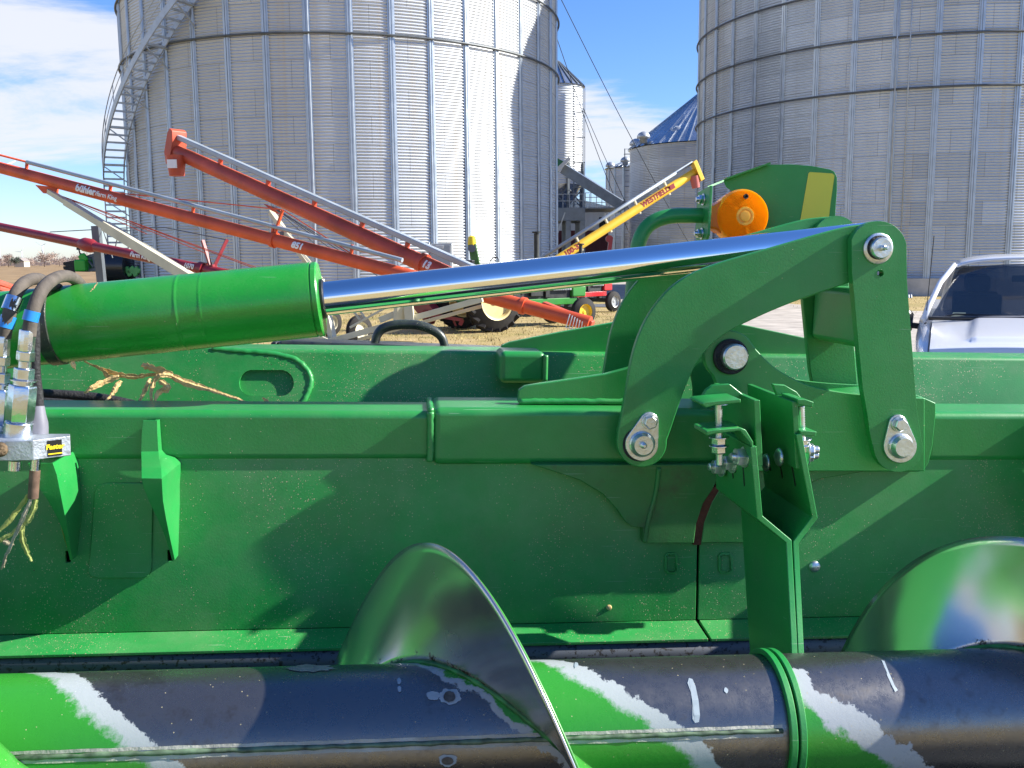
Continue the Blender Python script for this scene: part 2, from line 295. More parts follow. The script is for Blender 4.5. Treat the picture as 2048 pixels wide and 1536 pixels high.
class MB:
    def __init__(s): s.v = []; s.f = []; s.uv = None
    def add(s, verts, faces):
        k = len(s.v); s.v += [Vector(p) for p in verts]; s.f += [tuple(i+k for i in f) for f in faces]; return s
    def box(s, a, b):
        a = Vector(a); b = Vector(b)
        P = [(a.x, a.y, a.z), (b.x, a.y, a.z), (b.x, b.y, a.z), (a.x, b.y, a.z), (a.x, a.y, b.z), (b.x, a.y, b.z), (b.x, b.y, b.z), (a.x, b.y, b.z)]
        return s.add(P, [(0, 3, 2, 1), (4, 5, 6, 7), (0, 1, 5, 4), (1, 2, 6, 5), (2, 3, 7, 6), (3, 0, 4, 7)])
    def obox(s, p0, p1, side, up):
        """bar from p0 to p1 with half-extents given as vectors side and up"""
        p0 = Vector(p0); p1 = Vector(p1); side = Vector(side); up = Vector(up)
        P = [p0-side-up, p0+side-up, p0+side+up, p0-side+up, p1-side-up, p1+side-up, p1+side+up, p1-side+up]
        return s.add(P, [(0, 1, 2, 3), (7, 6, 5, 4), (0, 4, 5, 1), (1, 5, 6, 2), (2, 6, 7, 3), (3, 7, 4, 0)])
    def bar(s, p0, p1, wd, ht=None, upv=(0, 0, 1)):
        p0 = Vector(p0); p1 = Vector(p1); d = (p1-p0).normalized(); u = Vector(upv)
        if abs(d.dot(u)) > 0.98: u = Vector((0, 1, 0))
        sd = d.cross(u).normalized(); u2 = sd.cross(d).normalized()
        return s.obox(p0, p1, sd*wd/2, u2*(ht or wd)/2)
    def prism(s, front, back, holes_f=(), holes_b=()):
        loops_f = [list(map(Vector, front))]+[list(map(Vector, x)) for x in holes_f]
        loops_b = [list(map(Vector, back))]+[list(map(Vector, x)) for x in holes_b]
        k = len(s.v); n = sum(len(x) for x in loops_f)
        for lp in loops_f: s.v += lp
        for lp in loops_b: s.v += lp
        if len(loops_f) == 1:
            s.f.append(tuple(range(k, k+n))); s.f.append(tuple(range(k+2*n-1, k+n-1, -1)))
        else:
            for t in tessellate_polygon(loops_f):
                s.f.append(tuple(k+i for i in t)); s.f.append(tuple(k+n+i for i in reversed(t)))
        o = k
        for lp in loops_f:
            m = len(lp)
            for i in range(m):
                j = (i+1) % m
                s.f.append((o+i, o+n+i, o+n+j, o+j))
            o += m
        return s
    def tube(s, path, r, n=12, caps=True):
        P = [Vector(p) for p in path]; m = len(P); R_ = r if isinstance(r, (list, tuple)) else [r]*m
        k = len(s.v); prev = None
        for i in range(m):
            d = (P[min(i+1, m-1)]-P[max(i-1, 0)]).normalized()
            if prev is None:
                a = Vector((0, 0, 1)) if abs(d.z) < 0.9 else Vector((1, 0, 0))
                x = d.cross(a).normalized()
            else:
                x = (prev-d*prev.dot(d)).normalized()
            prev = x; y = d.cross(x)
            for j in range(n):
                t = 2*math.pi*j/n; s.v.append(P[i]+(x*math.cos(t)+y*math.sin(t))*R_[i])
        for i in range(m-1):
            for j in range(n):
                a = k+i*n+j; b = k+i*n+(j+1) % n
                s.f.append((a, b, b+n, a+n))
        if caps:
            s.f.append(tuple(range(k+n-1, k-1, -1))); s.f.append(tuple(range(k+(m-1)*n, k+m*n)))
        return s
    def lathe(s, o, axis, prof, n=24, a0=0.0, caps=True):
        o = Vector(o); d = Vector(axis).normalized(); a = Vector((0, 0, 1)) if abs(d.z) < 0.9 else Vector((1, 0, 0))
        x = d.cross(a).normalized(); y = d.cross(x); k = len(s.v); m = len(prof)
        for t, r in prof:
            for j in range(n):
                an = a0+2*math.pi*j/n; s.v.append(o+d*t+(x*math.cos(an)+y*math.sin(an))*max(r, 1e-5))
        for i in range(m-1):
            for j in range(n):
                p = k+i*n+j; q = k+i*n+(j+1) % n
                s.f.append((p, q, q+n, p+n))
        if caps: s.f.append(tuple(range(k+n-1, k-1, -1))); s.f.append(tuple(range(k+(m-1)*n, k+m*n)))
        return s
    def grid(s, rows):
        k = len(s.v); n = len(rows[0])
        for r in rows: s.v += [Vector(p) for p in r]
        for i in range(len(rows)-1):
            for j in range(n-1):
                a = k+i*n+j; s.f.append((a, a+1, a+n+1, a+n))
        return s
    def build(s, name, m, parent=None, smooth=False, bevel=0.0, seg=2, thick=0.0, angle=None, world=True, loc=None):
        V = s.v
        if parent is not None:
            if world:
                inv = INV[parent.name]; V = [inv @ p for p in V]
        elif loc is not None:
            loc = Vector(loc); V = [p-loc for p in V]
        me = bpy.data.meshes.new(name); me.from_pydata([tuple(p) for p in V], [], s.f); me.update()
        if m is not None: me.materials.append(m)
        if s.uv:
            ul = me.uv_layers.new(name='UVMap')
            for lp in me.loops: ul.data[lp.index].uv = s.uv[lp.vertex_index]
        o = bpy.data.objects.new(name, me); COL.objects.link(o)
        if parent is not None: o.parent = parent; INV[o.name] = INV[parent.name]
        else:
            if loc is not None: o.location = loc
            INV[o.name] = Matrix.Translation(-loc) if loc is not None else Matrix()
        if smooth or bevel > 0:
            me.polygons.foreach_set('use_smooth', [True]*len(me.polygons))
        if angle is not None:
            try: me.set_sharp_from_angle(angle=rad(angle))
            except Exception: pass
        if thick:
            md = o.modifiers.new('solid', 'SOLIDIFY'); md.thickness = thick; md.offset = 0
        if bevel > 0:
            md = o.modifiers.new('bevel', 'BEVEL'); md.width = bevel; md.segments = seg; md.limit_method = 'ANGLE'; md.angle_limit = rad(35); md.harden_normals = True
        return o
    def flip(s): s.f = [tuple(reversed(f)) for f in s.f]; return s

import bmesh
def text_mesh(txt, size, shear=0.0, bold=0.0, extrude=0.0, space=1.0, slices=0):
    cu = bpy.data.curves.new('lettering', 'FONT'); cu.body = txt; cu.size = size; cu.shear = shear; cu.offset = bold; cu.align_x = 'CENTER'; cu.align_y = 'CENTER'
    cu.space_character = space; cu.resolution_u = 3; cu.extrude = extrude
    ob = bpy.data.objects.new('lettering', cu); COL.objects.link(ob)
    dg = bpy.context.evaluated_depsgraph_get()
    me = bpy.data.meshes.new_from_object(ob.evaluated_get(dg))
    if slices:
        bm = bmesh.new(); bm.from_mesh(me)
        for k in range(-slices, slices+1):
            bmesh.ops.bisect_plane(bm, geom=bm.verts[:]+bm.edges[:]+bm.faces[:], plane_co=(0, size*0.6*k/slices+0.00013, 0), plane_no=(0, 1, 0))
        bmesh.ops.triangulate(bm, faces=bm.faces[:]); bm.to_mesh(me); bm.free()
    vs = [v.co.copy() for v in me.vertices]; fs = [tuple(p.vertices) for p in me.polygons]
    bpy.data.objects.remove(ob); bpy.data.curves.remove(cu); bpy.data.meshes.remove(me)
    return vs, fs
def text_flat(name, txt, size, origin, xd, yd, m, parent, shear=0, bold=0, lift=0.0, world=True, space=1.0):
    vs, fs = text_mesh(txt, size, shear, bold, 0, space); xd = Vector(xd).normalized(); yd = Vector(yd).normalized(); nd = xd.cross(yd)
    mb = MB(); mb.add([Vector(origin)+xd*v.x+yd*v.y+nd*lift for v in vs], fs)
    return mb.build(name, m, parent, world=world)
def text_on_tube(name, txt, size, p0, p1, t, r, face_dir, m, parent, shear=0, bold=0, dphi=0.0, space=1.0):
    """letters wrapped on a pipe p0->p1 at fraction t, on the side that faces face_dir"""
    p0 = Vector(p0); p1 = Vector(p1); d = (p1-p0).normalized(); c = p0.lerp(p1, t)
    fd = Vector(face_dir); fd = (fd-d*fd.dot(d)).normalized(); up = fd.cross(d)
    if up.z < 0: up = -up
    vs, fs = text_mesh(txt, size, shear, bold, 0, space, 12); mb = MB(); R_ = r+0.005
    P = []
    for v in vs:
        a = v.y/R_+dphi; P.append(c+d*v.x+fd*(R_*math.cos(a))+up*(R_*math.sin(a)))
    mb.add(P, fs); return mb.build(name, m, parent)

def hexhead(mb, c, axis, r, ht, rot=0.0):
    mb.lathe(c, axis, [(0, r*0.98), (ht*0.8, r), (ht, r*0.86)], 6, rot); return mb

# ================================================================== SETTING
def ground_mat():
    m = mat('dry_lawn', (0.3, 0.24, 0.11), 0.9, 0, 0, 0.2)
    nt = m.node_tree; N = nt.nodes; L = nt.links; b = N['Principled BSDF']; tc = N.new('ShaderNodeTexCoord')
    n = N.new('ShaderNodeTexNoise'); n.inputs['Scale'].default_value = 0.6; n.inputs['Detail'].default_value = 8; n.inputs['Roughness'].default_value = 0.7; L.new(tc.outputs['Object'], n.inputs['Vector'])
    cr = N.new('ShaderNodeValToRGB'); e = cr.color_ramp.elements; e[0].position = 0.30; e[0].color = (0.13, 0.15, 0.035, 1); e[1].position = 0.72; e[1].color = (0.50, 0.38, 0.20, 1)
    x = cr.color_ramp.elements.new(0.47); x.color = (0.36, 0.28, 0.12, 1)
    L.new(n.outputs[0], cr.inputs[0])
    f = N.new('ShaderNodeTexNoise'); f.inputs['Scale'].default_value = 25; f.inputs['Detail'].default_value = 5; L.new(tc.outputs['Object'], f.inputs['Vector'])
    r = N.new('ShaderNodeMapRange'); r.inputs['From Min'].default_value = 0.3; r.inputs['From Max'].default_value = 0.7; r.inputs['To Min'].default_value = 0.6; r.inputs['To Max'].default_value = 1.25; L.new(f.outputs[0], r.inputs['Value'])
    hs = N.new('ShaderNodeHueSaturation'); L.new(cr.outputs[0], hs.inputs['Color']); L.new(r.outputs[0], hs.inputs['Value']); L.new(hs.outputs[0], b.inputs['Base Color'])
    bp = N.new('ShaderNodeBump'); bp.inputs['Strength'].default_value = 0.6; bp.inputs['Distance'].default_value = 0.05; L.new(f.outputs[0], bp.inputs['Height']); L.new(bp.outputs[0], b.inputs['Normal'])
    return m
def sheet(name, pts, z, m, kind='structure'):
    mb = MB(); mb.add([Vector((x, y, z)) for x, y in pts], [tuple(range(len(pts)))])
    return tag(mb.build(name, m), kind=kind)
gm = ground_mat()
sheet('ground', [(-2500, -400), (2500, -400), (2500, 3000), (-2500, 3000)], 0.0, gm)
fm = mat('harvested_field', (0.27, 0.185, 0.10), 0.95, 0, 0, 0.1, 0.35, 0.25, 0.8, 1.5)
sheet('field', [(-1500, 66), (-26, 66), (-32, 110), (-40, 2800), (-1500, 2800)], 0.01, fm)
gv = mat('gravel', (0.40, 0.36, 0.31), 0.9, 0, 0, 0.2, 0.25, 1.5, 0.6, 12)
sheet('gravel_road', [(2.0, 15), (60, 15), (60, 26), (13, 33), (9.5, 46), (8.5, 95), (4.5, 95), (5, 46), (4.2, 30)], 0.012, gv)
av = mat('asphalt_pad', (0.12, 0.125, 0.135), 0.85, 0, 0, 0.2, 0.2, 2)
sheet('concrete_path', [(-4, 37.0), (6, 37.0), (6, 39.3), (-4, 39.3)], 0.02, av)

# short grass tufts on the lawn (uncountable)
def grass():
    mb = MB()
    for i in range(9000):
        if i < 7000: x = random.uniform(-7, 5.5); y = random.uniform(13, 34)
        else: x = random.uniform(11, 24); y = random.uniform(22, 46)
        a = random.uniform(0, 6.28); hh = random.uniform(0.03, 0.085); w_ = 0.012; lean = random.uniform(-0.05, 0.05)
        dx, dy = math.cos(a)*w_, math.sin(a)*w_
        mb.add([(x-dx, y-dy, 0), (x+dx, y+dy, 0), (x+lean, y+lean*0.5, hh)], [(0, 1, 2)])
    return mb
gt_ = mat('dry_grass_blade', (0.40, 0.32, 0.13), 0.8, 0, 0, 0.2, 0.5, 0.8)
tag(grass().build('grass', gt_), 'short dry grass of the lawn between header and bins', 'grass', kind='stuff')

# ================================================================== GRAIN BINS
def galv(name, tone, rough=0.42, metal=0.55, uvscale=1.0, var=0.14):
    m = mat(name, tone, rough, metal)
    nt = m.node_tree; N = nt.nodes; L = nt.links; b = N['Principled BSDF']
    uv = N.new('ShaderNodeUVMap')
    br = N.new('ShaderNodeTexBrick'); br.offset = 0.5; br.inputs['Scale'].default_value = 1.0
    br.inputs['Brick Width'].default_value = 3.2*uvscale; br.inputs['Row Height'].default_value = 1.12*uvscale; br.inputs['Mortar Size'].default_value = 0.014*uvscale; br.inputs['Mortar Smooth'].default_value = 0.3
    c1 = tuple(x*(1-var) for x in tone); c2 = tuple(min(1, x*(1+var)) for x in tone); mo = tuple(x*0.62 for x in tone)
    br.inputs['Color1'].default_value = (*c1, 1); br.inputs['Color2'].default_value = (*c2, 1); br.inputs['Mortar'].default_value = (*mo, 1)
    L.new(uv.outputs[0], br.inputs['Vector'])
    n = N.new('ShaderNodeTexNoise'); n.inputs['Scale'].default_value = 0.35; n.inputs['Detail'].default_value = 8
    mp = N.new('ShaderNodeMapping'); mp.inputs['Scale'].default_value = (1.6, 0.12, 1); L.new(uv.outputs[0], mp.inputs[0]); L.new(mp.outputs[0], n.inputs['Vector'])
    r = N.new('ShaderNodeMapRange'); r.inputs['From Min'].default_value = 0.3; r.inputs['From Max'].default_value = 0.7; r.inputs['To Min'].default_value = 0.86; r.inputs['To Max'].default_value = 1.1; L.new(n.outputs[0], r.inputs['Value'])
    hs = N.new('ShaderNodeHueSaturation'); L.new(br.outputs['Color'], hs.inputs['Color']); L.new(r.outputs[0], hs.inputs['Value'])
    st = N.new('ShaderNodeTexNoise'); st.inputs['Scale'].default_value = 1.0; st.inputs['Detail'].default_value = 6; mp2 = N.new('ShaderNodeMapping'); mp2.inputs['Scale'].default_value = (2.2, 0.05, 1); mp2.inputs['Location'].default_value = (7, 3, 0)
    L.new(uv.outputs[0], mp2.inputs[0]); L.new(mp2.outputs[0], st.inputs['Vector'])
    sr = N.new('ShaderNodeMapRange'); sr.inputs['From Min'].default_value = 0.60; sr.inputs['From Max'].default_value = 0.78; sr.inputs['To Max'].default_value = 0.5; L.new(st.outputs[0], sr.inputs['Value'])
    sx = N.new('ShaderNodeMix'); sx.data_type = 'RGBA'; L.new(sr.outputs[0], sx.inputs['Factor']); L.new(hs.outputs[0], sx.inputs['A']); sx.inputs['B'].default_value = (tone[0]*0.95, tone[1]*0.78, tone[2]*0.58, 1)
    L.new(sx.outputs['Result'], b.inputs['Base Color'])
    return m
M['galv'] = galv('galvanised_sheet', (0.56, 0.585, 0.61), 0.48, 0.35, 1.0, 0.03)
M['galv_b'] = galv('galvanised_sheet_weathered', (0.53, 0.57, 0.61), 0.42, 0.5, 1.0, 0.10)
M['galv_far'] = galv('galvanised_sheet_far', (0.44, 0.46, 0.48), 0.45, 0.5, 0.8)
M['stiff'] = mat('galvanised_stiffener', (0.45, 0.50, 0.55), 0.38, 0.55, 0, 0.5, 0.12, 2)
M['ring'] = mat('dark_wind_ring', (0.11, 0.12, 0.125), 0.5, 0.5, 0, 0.5, 0.2, 3)
M['roofmet'] = mat('galvanised_roof', (0.50, 0.54, 0.58), 0.25, 0.85, 0, 0.5, 0.1, 1)
M['conc'] = mat('concrete', (0.42, 0.41, 0.39), 0.9, 0, 0, 0.2, 0.2, 1.5, 0.2, 10)
M['stairm'] = mat('galvanised_stair', (0.42, 0.45, 0.48), 0.45, 0.5, 0, 0.5, 0.15, 4)

def corrugated(R_, z0, z1, pitch, amp, nseg, a0, a1):
    mb = MB(); uvs = []; per = 6; rows = int((z1-z0)/pitch*per)
    for i in range(rows+1):
        z = z0+(z1-z0)*i/rows; r = R_+amp*math.sin(2*math.pi*(z-z0)/pitch)
        for j in range(nseg+1):
            a = a0+(a1-a0)*j/nseg
            mb.v.append(Vector((r*math.cos(a), r*math.sin(a), z))); uvs.append((a*R_, z))
    n = nseg+1
    for i in range(rows):
        for j in range(nseg):
            p = i*n+j; mb.f.append((p, p+1, p+n+1, p+n))
    mb.uv = uvs; return mb

def grain_bin(cx, cy, R_, z0, zeave, roof_h, ncol, hoops, label, m_wall, pitch=0.13, amp=0.026, phase=0.0, roof=True, group='corrugated grain bins', cat='grain bin', stiff=True):
    t = empty('grain_bin', (cx, cy, 0), label, cat, group)
    look = math.atan2(-cy, -cx)
    w_ = corrugated(R_, z0, zeave, pitch, amp, 150, look-math.pi, look+math.pi).build('wall', m_wall, t, smooth=True, world=False)
    if z0 > 0 and stiff:
        MB().lathe((0, 0, -0.2), (0, 0, 1), [(0, R_+0.45), (z0+0.2, R_+0.45)], 96).build('foundation', M['conc'], t, world=False)
    if stiff and ncol:
        # hat section stiffener at angle 0
        mb = MB(); hw_, d_ = 0.155, 0.085
        prof = [(-hw_, 0.02), (-hw_*0.62, 0.024), (-hw_*0.5, d_), (-hw_*0.12, d_), (-hw_*0.08, d_*0.55), (hw_*0.08, d_*0.55), (hw_*0.12, d_), (hw_*0.5, d_), (hw_*0.62, 0.024), (hw_, 0.02)]
        lev = [z0, z0+(zeave-z0)*0.28, z0+(zeave-z0)*0.2801, zeave]
        ex = [0.02, 0.02, 0.0, 0.0]
        for z, e in zip(lev, ex):
            for y, d in prof: mb.v.append(Vector((R_+d+e, y, z)))
        n = len(prof)
        for i in range(3):
            for j in range(n-1):
                a = i*n+j; mb.f.append((a, a+1, a+n+1, a+n))
        first = None
        for k in range(ncol):
            a = phase+2*math.pi*k/ncol
            dd = (a-look+math.pi) % (2*math.pi)-math.pi
            if abs(dd) > rad(112): continue
            if first is None: o = first = mb.build('stiffener', M['stiff'], t, world=False)
            else:
                o = first.copy(); COL.objects.link(o); o.parent = t
            o.rotation_euler = (0, 0, a)
    for hz in hoops:
        ring = MB(); P = [Vector(((R_+0.13)*math.cos(2*math.pi*i/128), (R_+0.13)*math.sin(2*math.pi*i/128), hz)) for i in range(129)]
        ring.tube(P, 0.05, 8, False).build('wind_ring', M['ring'], t, smooth=True, world=False)
    if roof:
        mb = MB(); nr = 48; P = []; ov = R_+0.2
        for k in range(nr*2):
            a = 2*math.pi*k/(nr*2)
            for f_ in (1.0, 0.08):
                mb.v.append(Vector((ov*f_*math.cos(a), ov*f_*math.sin(a), zeave+0.06+roof_h*(1-f_))))
        for k in range(nr*2):
            a = 2*k; b = (2*k+2) % (nr*4); mb.f.append((a, b, b+1, a+1))
        rf = mb.build('roof', M['roofmet'], t, world=False)
        rb = MB()
        for k in range(nr):
            a = 2*math.pi*k/nr; d = Vector((math.cos(a), math.sin(a), 0))
            rb.bar(d*ov+Vector((0, 0, zeave+0.10)), d*ov*0.08+Vector((0, 0, zeave+0.10+roof_h*0.92)), 0.07, 0.09)
        rb.build('roof_rib', M['roofmet'], rf, world=False)
        MB().lathe((0, 0, zeave+roof_h*0.9), (0, 0, 1), [(0, ov*0.09), (0.5, ov*0.09), (0.8, 0.02)], 24).build('roof_cap', M['roofmet'], rf, smooth=True, world=False, angle=30)
    return t

def bin_center(pxc, dist):
    d = ray(pxc, 515); d.z = 0; d.normalize(); return d*dist
LB = bin_center(706, 50.9); LR = 10.93
RB = bin_center(1788, 60.8); RR = 11.75

lb = grain_bin(LB.x, LB.y, LR, 0.45, 21.5, 6.5, 40, [zat(67, 39.6), zat(67, 39.6)+2.75], 'large corrugated grain bin with a spiral stair on its side', M['galv'], phase=0.022)
rb = grain_bin(RB.x, RB.y, RR, 0.85, 22.5, 6.5, 40, [zat(184, 45.3), zat(79, 45.3), zat(-28, 45.3)], 'large weathered grey grain bin behind the white pickup', M['galv_b'], phase=0.05)
lk_r = math.atan2(-RB.y, -RB.x)
# conduits and a thin pole on the right bin
for px, r_ in ((1787, 0.035), (1812, 0.03)):
    best = min((abs((lambda q: 1024+FPX*((q-CAM).dot(Rt))/((q-CAM).dot(Fw)))(Vector((RB.x+(RR+0.16)*math.cos(a), RB.y+(RR+0.16)*math.sin(a), 8.0)))-px), a) for a in [lk_r+rad(x*0.25) for x in range(-240, 240)])
    a = best[1]; d = Vector((math.cos(a)*(RR+0.16), math.sin(a)*(RR+0.16), 0))
    MB().tube([d+Vector((0, 0, 0.9)), d+Vector((0, 0, 22))], r_, 8).build('conduit', M['stairm'], rb, world=False, smooth=True)

# spiral stair on the left bin
def stair():
    lk = math.atan2(-LB.y, -LB.x)     # towards the camera
    left = lk-math.pi/2+LR/50.9*0.97  # visible left outline
    def th(z):
        if z < 5.6: return left+rad(-1.0+z*0.35)
        return left+rad(0.96+(z-5.6)*6.2)
    st = MB(); r0, r1 = LR+0.22, LR+1.12
    strg = []
    z = 0.5; zs = []
    while z < 19: zs.append(z); z += 0.30
    path_i = []; path_o = []
    for z in [0.3+0.2*i for i in range(96)]:
        a = th(z); path_i.append(Vector((r0*math.cos(a), r0*math.sin(a), z))); path_o.append(Vector((r1*math.cos(a), r1*math.sin(a), z)))
    root = MB()
    def ribbon(mb, path, hgt, wid):
        rows = []
        for p in path:
            d = Vector((p.x, p.y, 0)).normalized()*wid/2
            rows.append([p-d+Vector((0, 0, -hgt/2)), p+d+Vector((0, 0, -hgt/2)), p+d+Vector((0, 0, hgt/2)), p-d+Vector((0, 0, hgt/2)), p-d+Vector((0, 0, -hgt/2))])
        mb.grid(rows)
    ribbon(root, path_i, 0.30, 0.05); ribbon(root, path_o, 0.36, 0.06)
    sp = root.build('staircase', M['stairm'], lb, world=False)
    # rails
    rl = MB(); up = Vector((0, 0, 1.0)); up2 = Vector((0, 0, 0.55))
    rl.tube([p+up for p in path_o], 0.022, 6); rl.tube([p+up2 for p in path_o], 0.016, 6)
    for p in path_o[::6]: rl.tube([p, p+up], 0.018, 6)
    rl.build('handrail', M['stairm'], sp, world=False)
    # treads share one mesh
    tr = MB(); tr.box((r0+0.03, -0.11, -0.02), (r1-0.03, 0.11, 0.02)); tr.box((r0+0.03, 0.09, -0.07), (r1-0.03, 0.11, -0.02))
    first = None
    for z in zs:
        if first is None: o = first = tr.build('tread', M['stairm'], sp, world=False)
        else: o = first.copy(); COL.objects.link(o); o.parent = sp
        o.location = (0, 0, z); o.rotation_euler = (0, 0, th(z))
    for z in zs[::5]:
        br = MB(); a = th(z); d = Vector((math.cos(a), math.sin(a), 0))
        br.bar(d*LR+Vector((0, 0, z-0.9)), d*r1+Vector((0, 0, z-0.1)), 0.05); br.bar(d*LR+Vector((0, 0, z-0.05)), d*r1+Vector((0, 0, z-0.05)), 0.18, 0.05)
        br.build('stair_bracket', M['stairm'], sp, world=False)
stair()

# far bins
MC = bin_center(1404, 92.0); MR = 7.0
mid = grain_bin(MC.x, MC.y, MR, 0.4, zat(291, 85.5), 5.6, 0, [], 'squat grain bin with a steep blue reflecting roof', M['galv_far'], pitch=0.15, amp=0.018)
SC = bin_center(1278, 118.0)
small = grain_bin(SC.x, SC.y, 4.15, 0.4, zat(337, 114), 1.7, 20, [], 'small narrow grain bin half hidden behind the blue roofed bin', M['galv_far'], pitch=0.2, amp=0.02)
def roof_vent(p, r_, label):
    mb = MB(); mb.lathe(p, (0, 0, 1), [(-0.7*r_, r_*0.55), (0, r_*0.6), (0.02, r_*1.0), (r_*0.35, r_*1.0), (r_*0.75, r_*0.75), (r_*1.0, r_*0.3), (r_*1.05, 0.0)], 20)
    return mb
for par, px, py, Y, r_ in ((mid, 1272, 291, 90, 0.62), (mid, 1287, 277, 86.5, 0.6), (mid, 1356, 268, 86.2, 0.7)):
    roof_vent(W(px, py, Y), r_, '').build('roof_vent', M['stairm'], par, smooth=True)
for par, px, py, Y, r_ in ((small, 1221, 334, 116, 0.6), (small, 1251, 324, 114, 0.62)):
    roof_vent(W(px, py, Y), r_, '').build('roof_vent', M['stairm'], par, smooth=True)
def ladder(par, a, b, wd, m, side, step=0.35, cage=False, name='ladder'):
    mb = MB(); a = Vector(a); b = Vector(b); sd = Vector(side).normalized()*wd/2
    mb.bar(a-sd, b-sd, 0.07); mb.bar(a+sd, b+sd, 0.07); n = int((b-a).length/step)
    for i in range(n+1):
        c = a.lerp(b, i/n); mb.bar(c-sd, c+sd, 0.04)
    if cage:
        for i in range(0, n+1, 3):
            c = a.lerp(b, i/n); P = [c-sd*1.3, c-sd*1.3+Vector((0, -0.6, 0)), c+sd*1.3+Vector((0, -0.6, 0)), c+sd*1.3]
            for k in range(3): mb.bar(P[k], P[k+1], 0.05)
        for s_ in (-1.3, 1.3): mb.bar(a+sd*s_+Vector((0, -0.6, 0)), b+sd*s_+Vector((0, -0.6, 0)), 0.05)
    return mb.build(name, m, par)
M['darkst'] = mat('dark_galvanised_steel', (0.13, 0.15, 0.17), 0.5, 0.4, 0, 0.5, 0.15, 2)
M['greyst'] = mat('grey_structural_steel', (0.17, 0.20, 0.24), 0.45, 0.5, 0, 0.5, 0.15, 2)
ladder(small, W(1256, 500, 113.2), W(1256, 298, 113.2), 0.75, M['darkst'], (1, 0, 0), 0.6, True)
ladder(mid, W(1388, 500, 84.7), W(1388, 300, 84.7), 0.6, M['darkst'], (1, 0, 0), 0.6)

# hopper bin on legs + steel platform
HB = bin_center(1112, 88.0)
hb = empty('hopper_bin', (HB.x, HB.y, 0), 'tall slim hopper bin standing on legs above a steel platform', 'hopper bin')
HR = 2.5; hz0 = zat(372, 88); hz1 = zat(177, 88)
corrugated(HR, hz0, hz1, 0.22, 0.022, 72, 0, 2*math.pi).build('wall', M['galv'], hb, smooth=True, world=False)
mb = MB()
for k in range(48):
    a = 2*math.pi*k/48
    mb.v += [Vector(((HR+0.15)*math.cos(a), (HR+0.15)*math.sin(a), hz1)), Vector((0.3*math.cos(a), 0.3*math.sin(a), hz1+2.3))]
for k in range(48): mb.f.append((2*k, (2*k+2) % 96, (2*k+3) % 96, 2*k+1))
hr_ = mb.build('roof', M['roofmet'], hb, world=False)
mb = MB()
for k in range(24):
    a = 2*math.pi*k/24; d = Vector((math.cos(a), math.sin(a), 0)); mb.bar(d*(HR+0.15)+Vector((0, 0, hz1+0.05)), d*0.3+Vector((0, 0, hz1+2.35)), 0.08, 0.12)
mb.build('roof_rib', M['darkst'], hr_, world=False)
MB().lathe((0, 0, hz0-3.4), (0, 0, 1), [(0, 0.3), (3.4, HR-0.02)], 40).build('hopper', M['roofmet'], hb, smooth=True, world=False, angle=40)
zdeck = zat(420, 88)
for k in range(8):
    a = 2*math.pi*(k+0.5)/8; d = Vector((math.cos(a), math.sin(a), 0))*(HR+0.12)
    MB().bar(d+Vector((0, 0, zdeck)), d+Vector((0, 0, hz0+1.9)), 0.22, 0.22, d).build('leg', M['darkst'], hb, world=False)
mb = MB()
for k in range(8):
    a = 2*math.pi*(k+0.5)/8; a2 = 2*math.pi*(k+1.5)/8
    d = Vector((math.cos(a), math.sin(a), 0))*(HR+0.12); e = Vector((math.cos(a2), math.sin(a2), 0))*(HR+0.12)
    mb.bar(d+Vector((0, 0, zdeck+0.3)), e+Vector((0, 0, hz0-0.4)), 0.09); mb.bar(e+Vector((0, 0, zdeck+0.3)), d+Vector((0, 0, hz0-0.4)), 0.09)
mb.build('cross_bracing', M['darkst'], hb, world=False)
ladder(hb, W(1157, 425, 85.5), W(1157, 175, 85.5), 0.8, M['darkst'], (1, 0, 0), 0.7, True)

pf = empty('steel_platform', (HB.x+1, HB.y, 0), 'grey steel platform with railings carrying the hopper bin', 'platform')
x0 = W(1085, 420, 86).x; x1 = W(1168, 420, 86).x; yA, yB = 84.6, 91.5
mb = MB(); mb.box((x0, yA, zdeck-1.15), (x1, yA+0.3, zdeck-0.1)); mb.box((x0, yB, zdeck-1.15), (x1, yB+0.3, zdeck-0.1)); mb.box((x0, yA+0.3, zdeck-1.1), (x0+0.3, yB, zdeck-0.1)); mb.box((x1-0.3, yA+0.3, zdeck-1.1), (x1, yB, zdeck-0.1))
mb.build('deck_beam', M['greyst'], pf)
MB().box((x0, yA, zdeck-0.098), (x1+3.0, yB, zdeck)).build('deck', M['greyst'], pf)
for x_ in (x0+0.5, W(1135, 420, 86).x, W(1163, 420, 86).x):
    for y_ in (yA+0.15, yB-0.2):
        MB().box((x_-0.22, y_-0.2, 0), (x_+0.22, y_+0.2, zdeck-1.16)).build('column', M['greyst'], pf)
mb = MB(); xr0, xr1 = W(1168, 420, 85).x+0.1, W(1214, 420, 85).x
for k in range(5):
    x_ = xr0+(xr1-xr0)*k/4; mb.bar((x_, yA+0.1, zdeck), (x_, yA+0.1, zdeck+1.3), 0.06)
for zz_ in (0.45, 0.9, 1.3): mb.bar((xr0, yA+0.1, zdeck+zz_), (xr1, yA+0.1, zdeck+zz_), 0.06)
for k in range(8): mb.bar((x0+k*0.6, yA+0.1, zdeck), (x0+k*0.6, yA+0.1, zdeck+1.2), 0.05)
mb.bar((x0, yA+0.1, zdeck+1.2), (x1, yA+0.1, zdeck+1.2), 0.05); mb.bar((x0, yA+0.1, zdeck+0.6), (x1, yA+0.1, zdeck+0.6), 0.05)
mb.build('railing', M['stairm'], pf)
mb = MB(); mb.bar(W(1130, 425, 84), W(1112, 475, 84), 0.25, 0.1); mb.bar(W(1150, 470, 84.2), W(1175, 530, 84.2), 0.14)
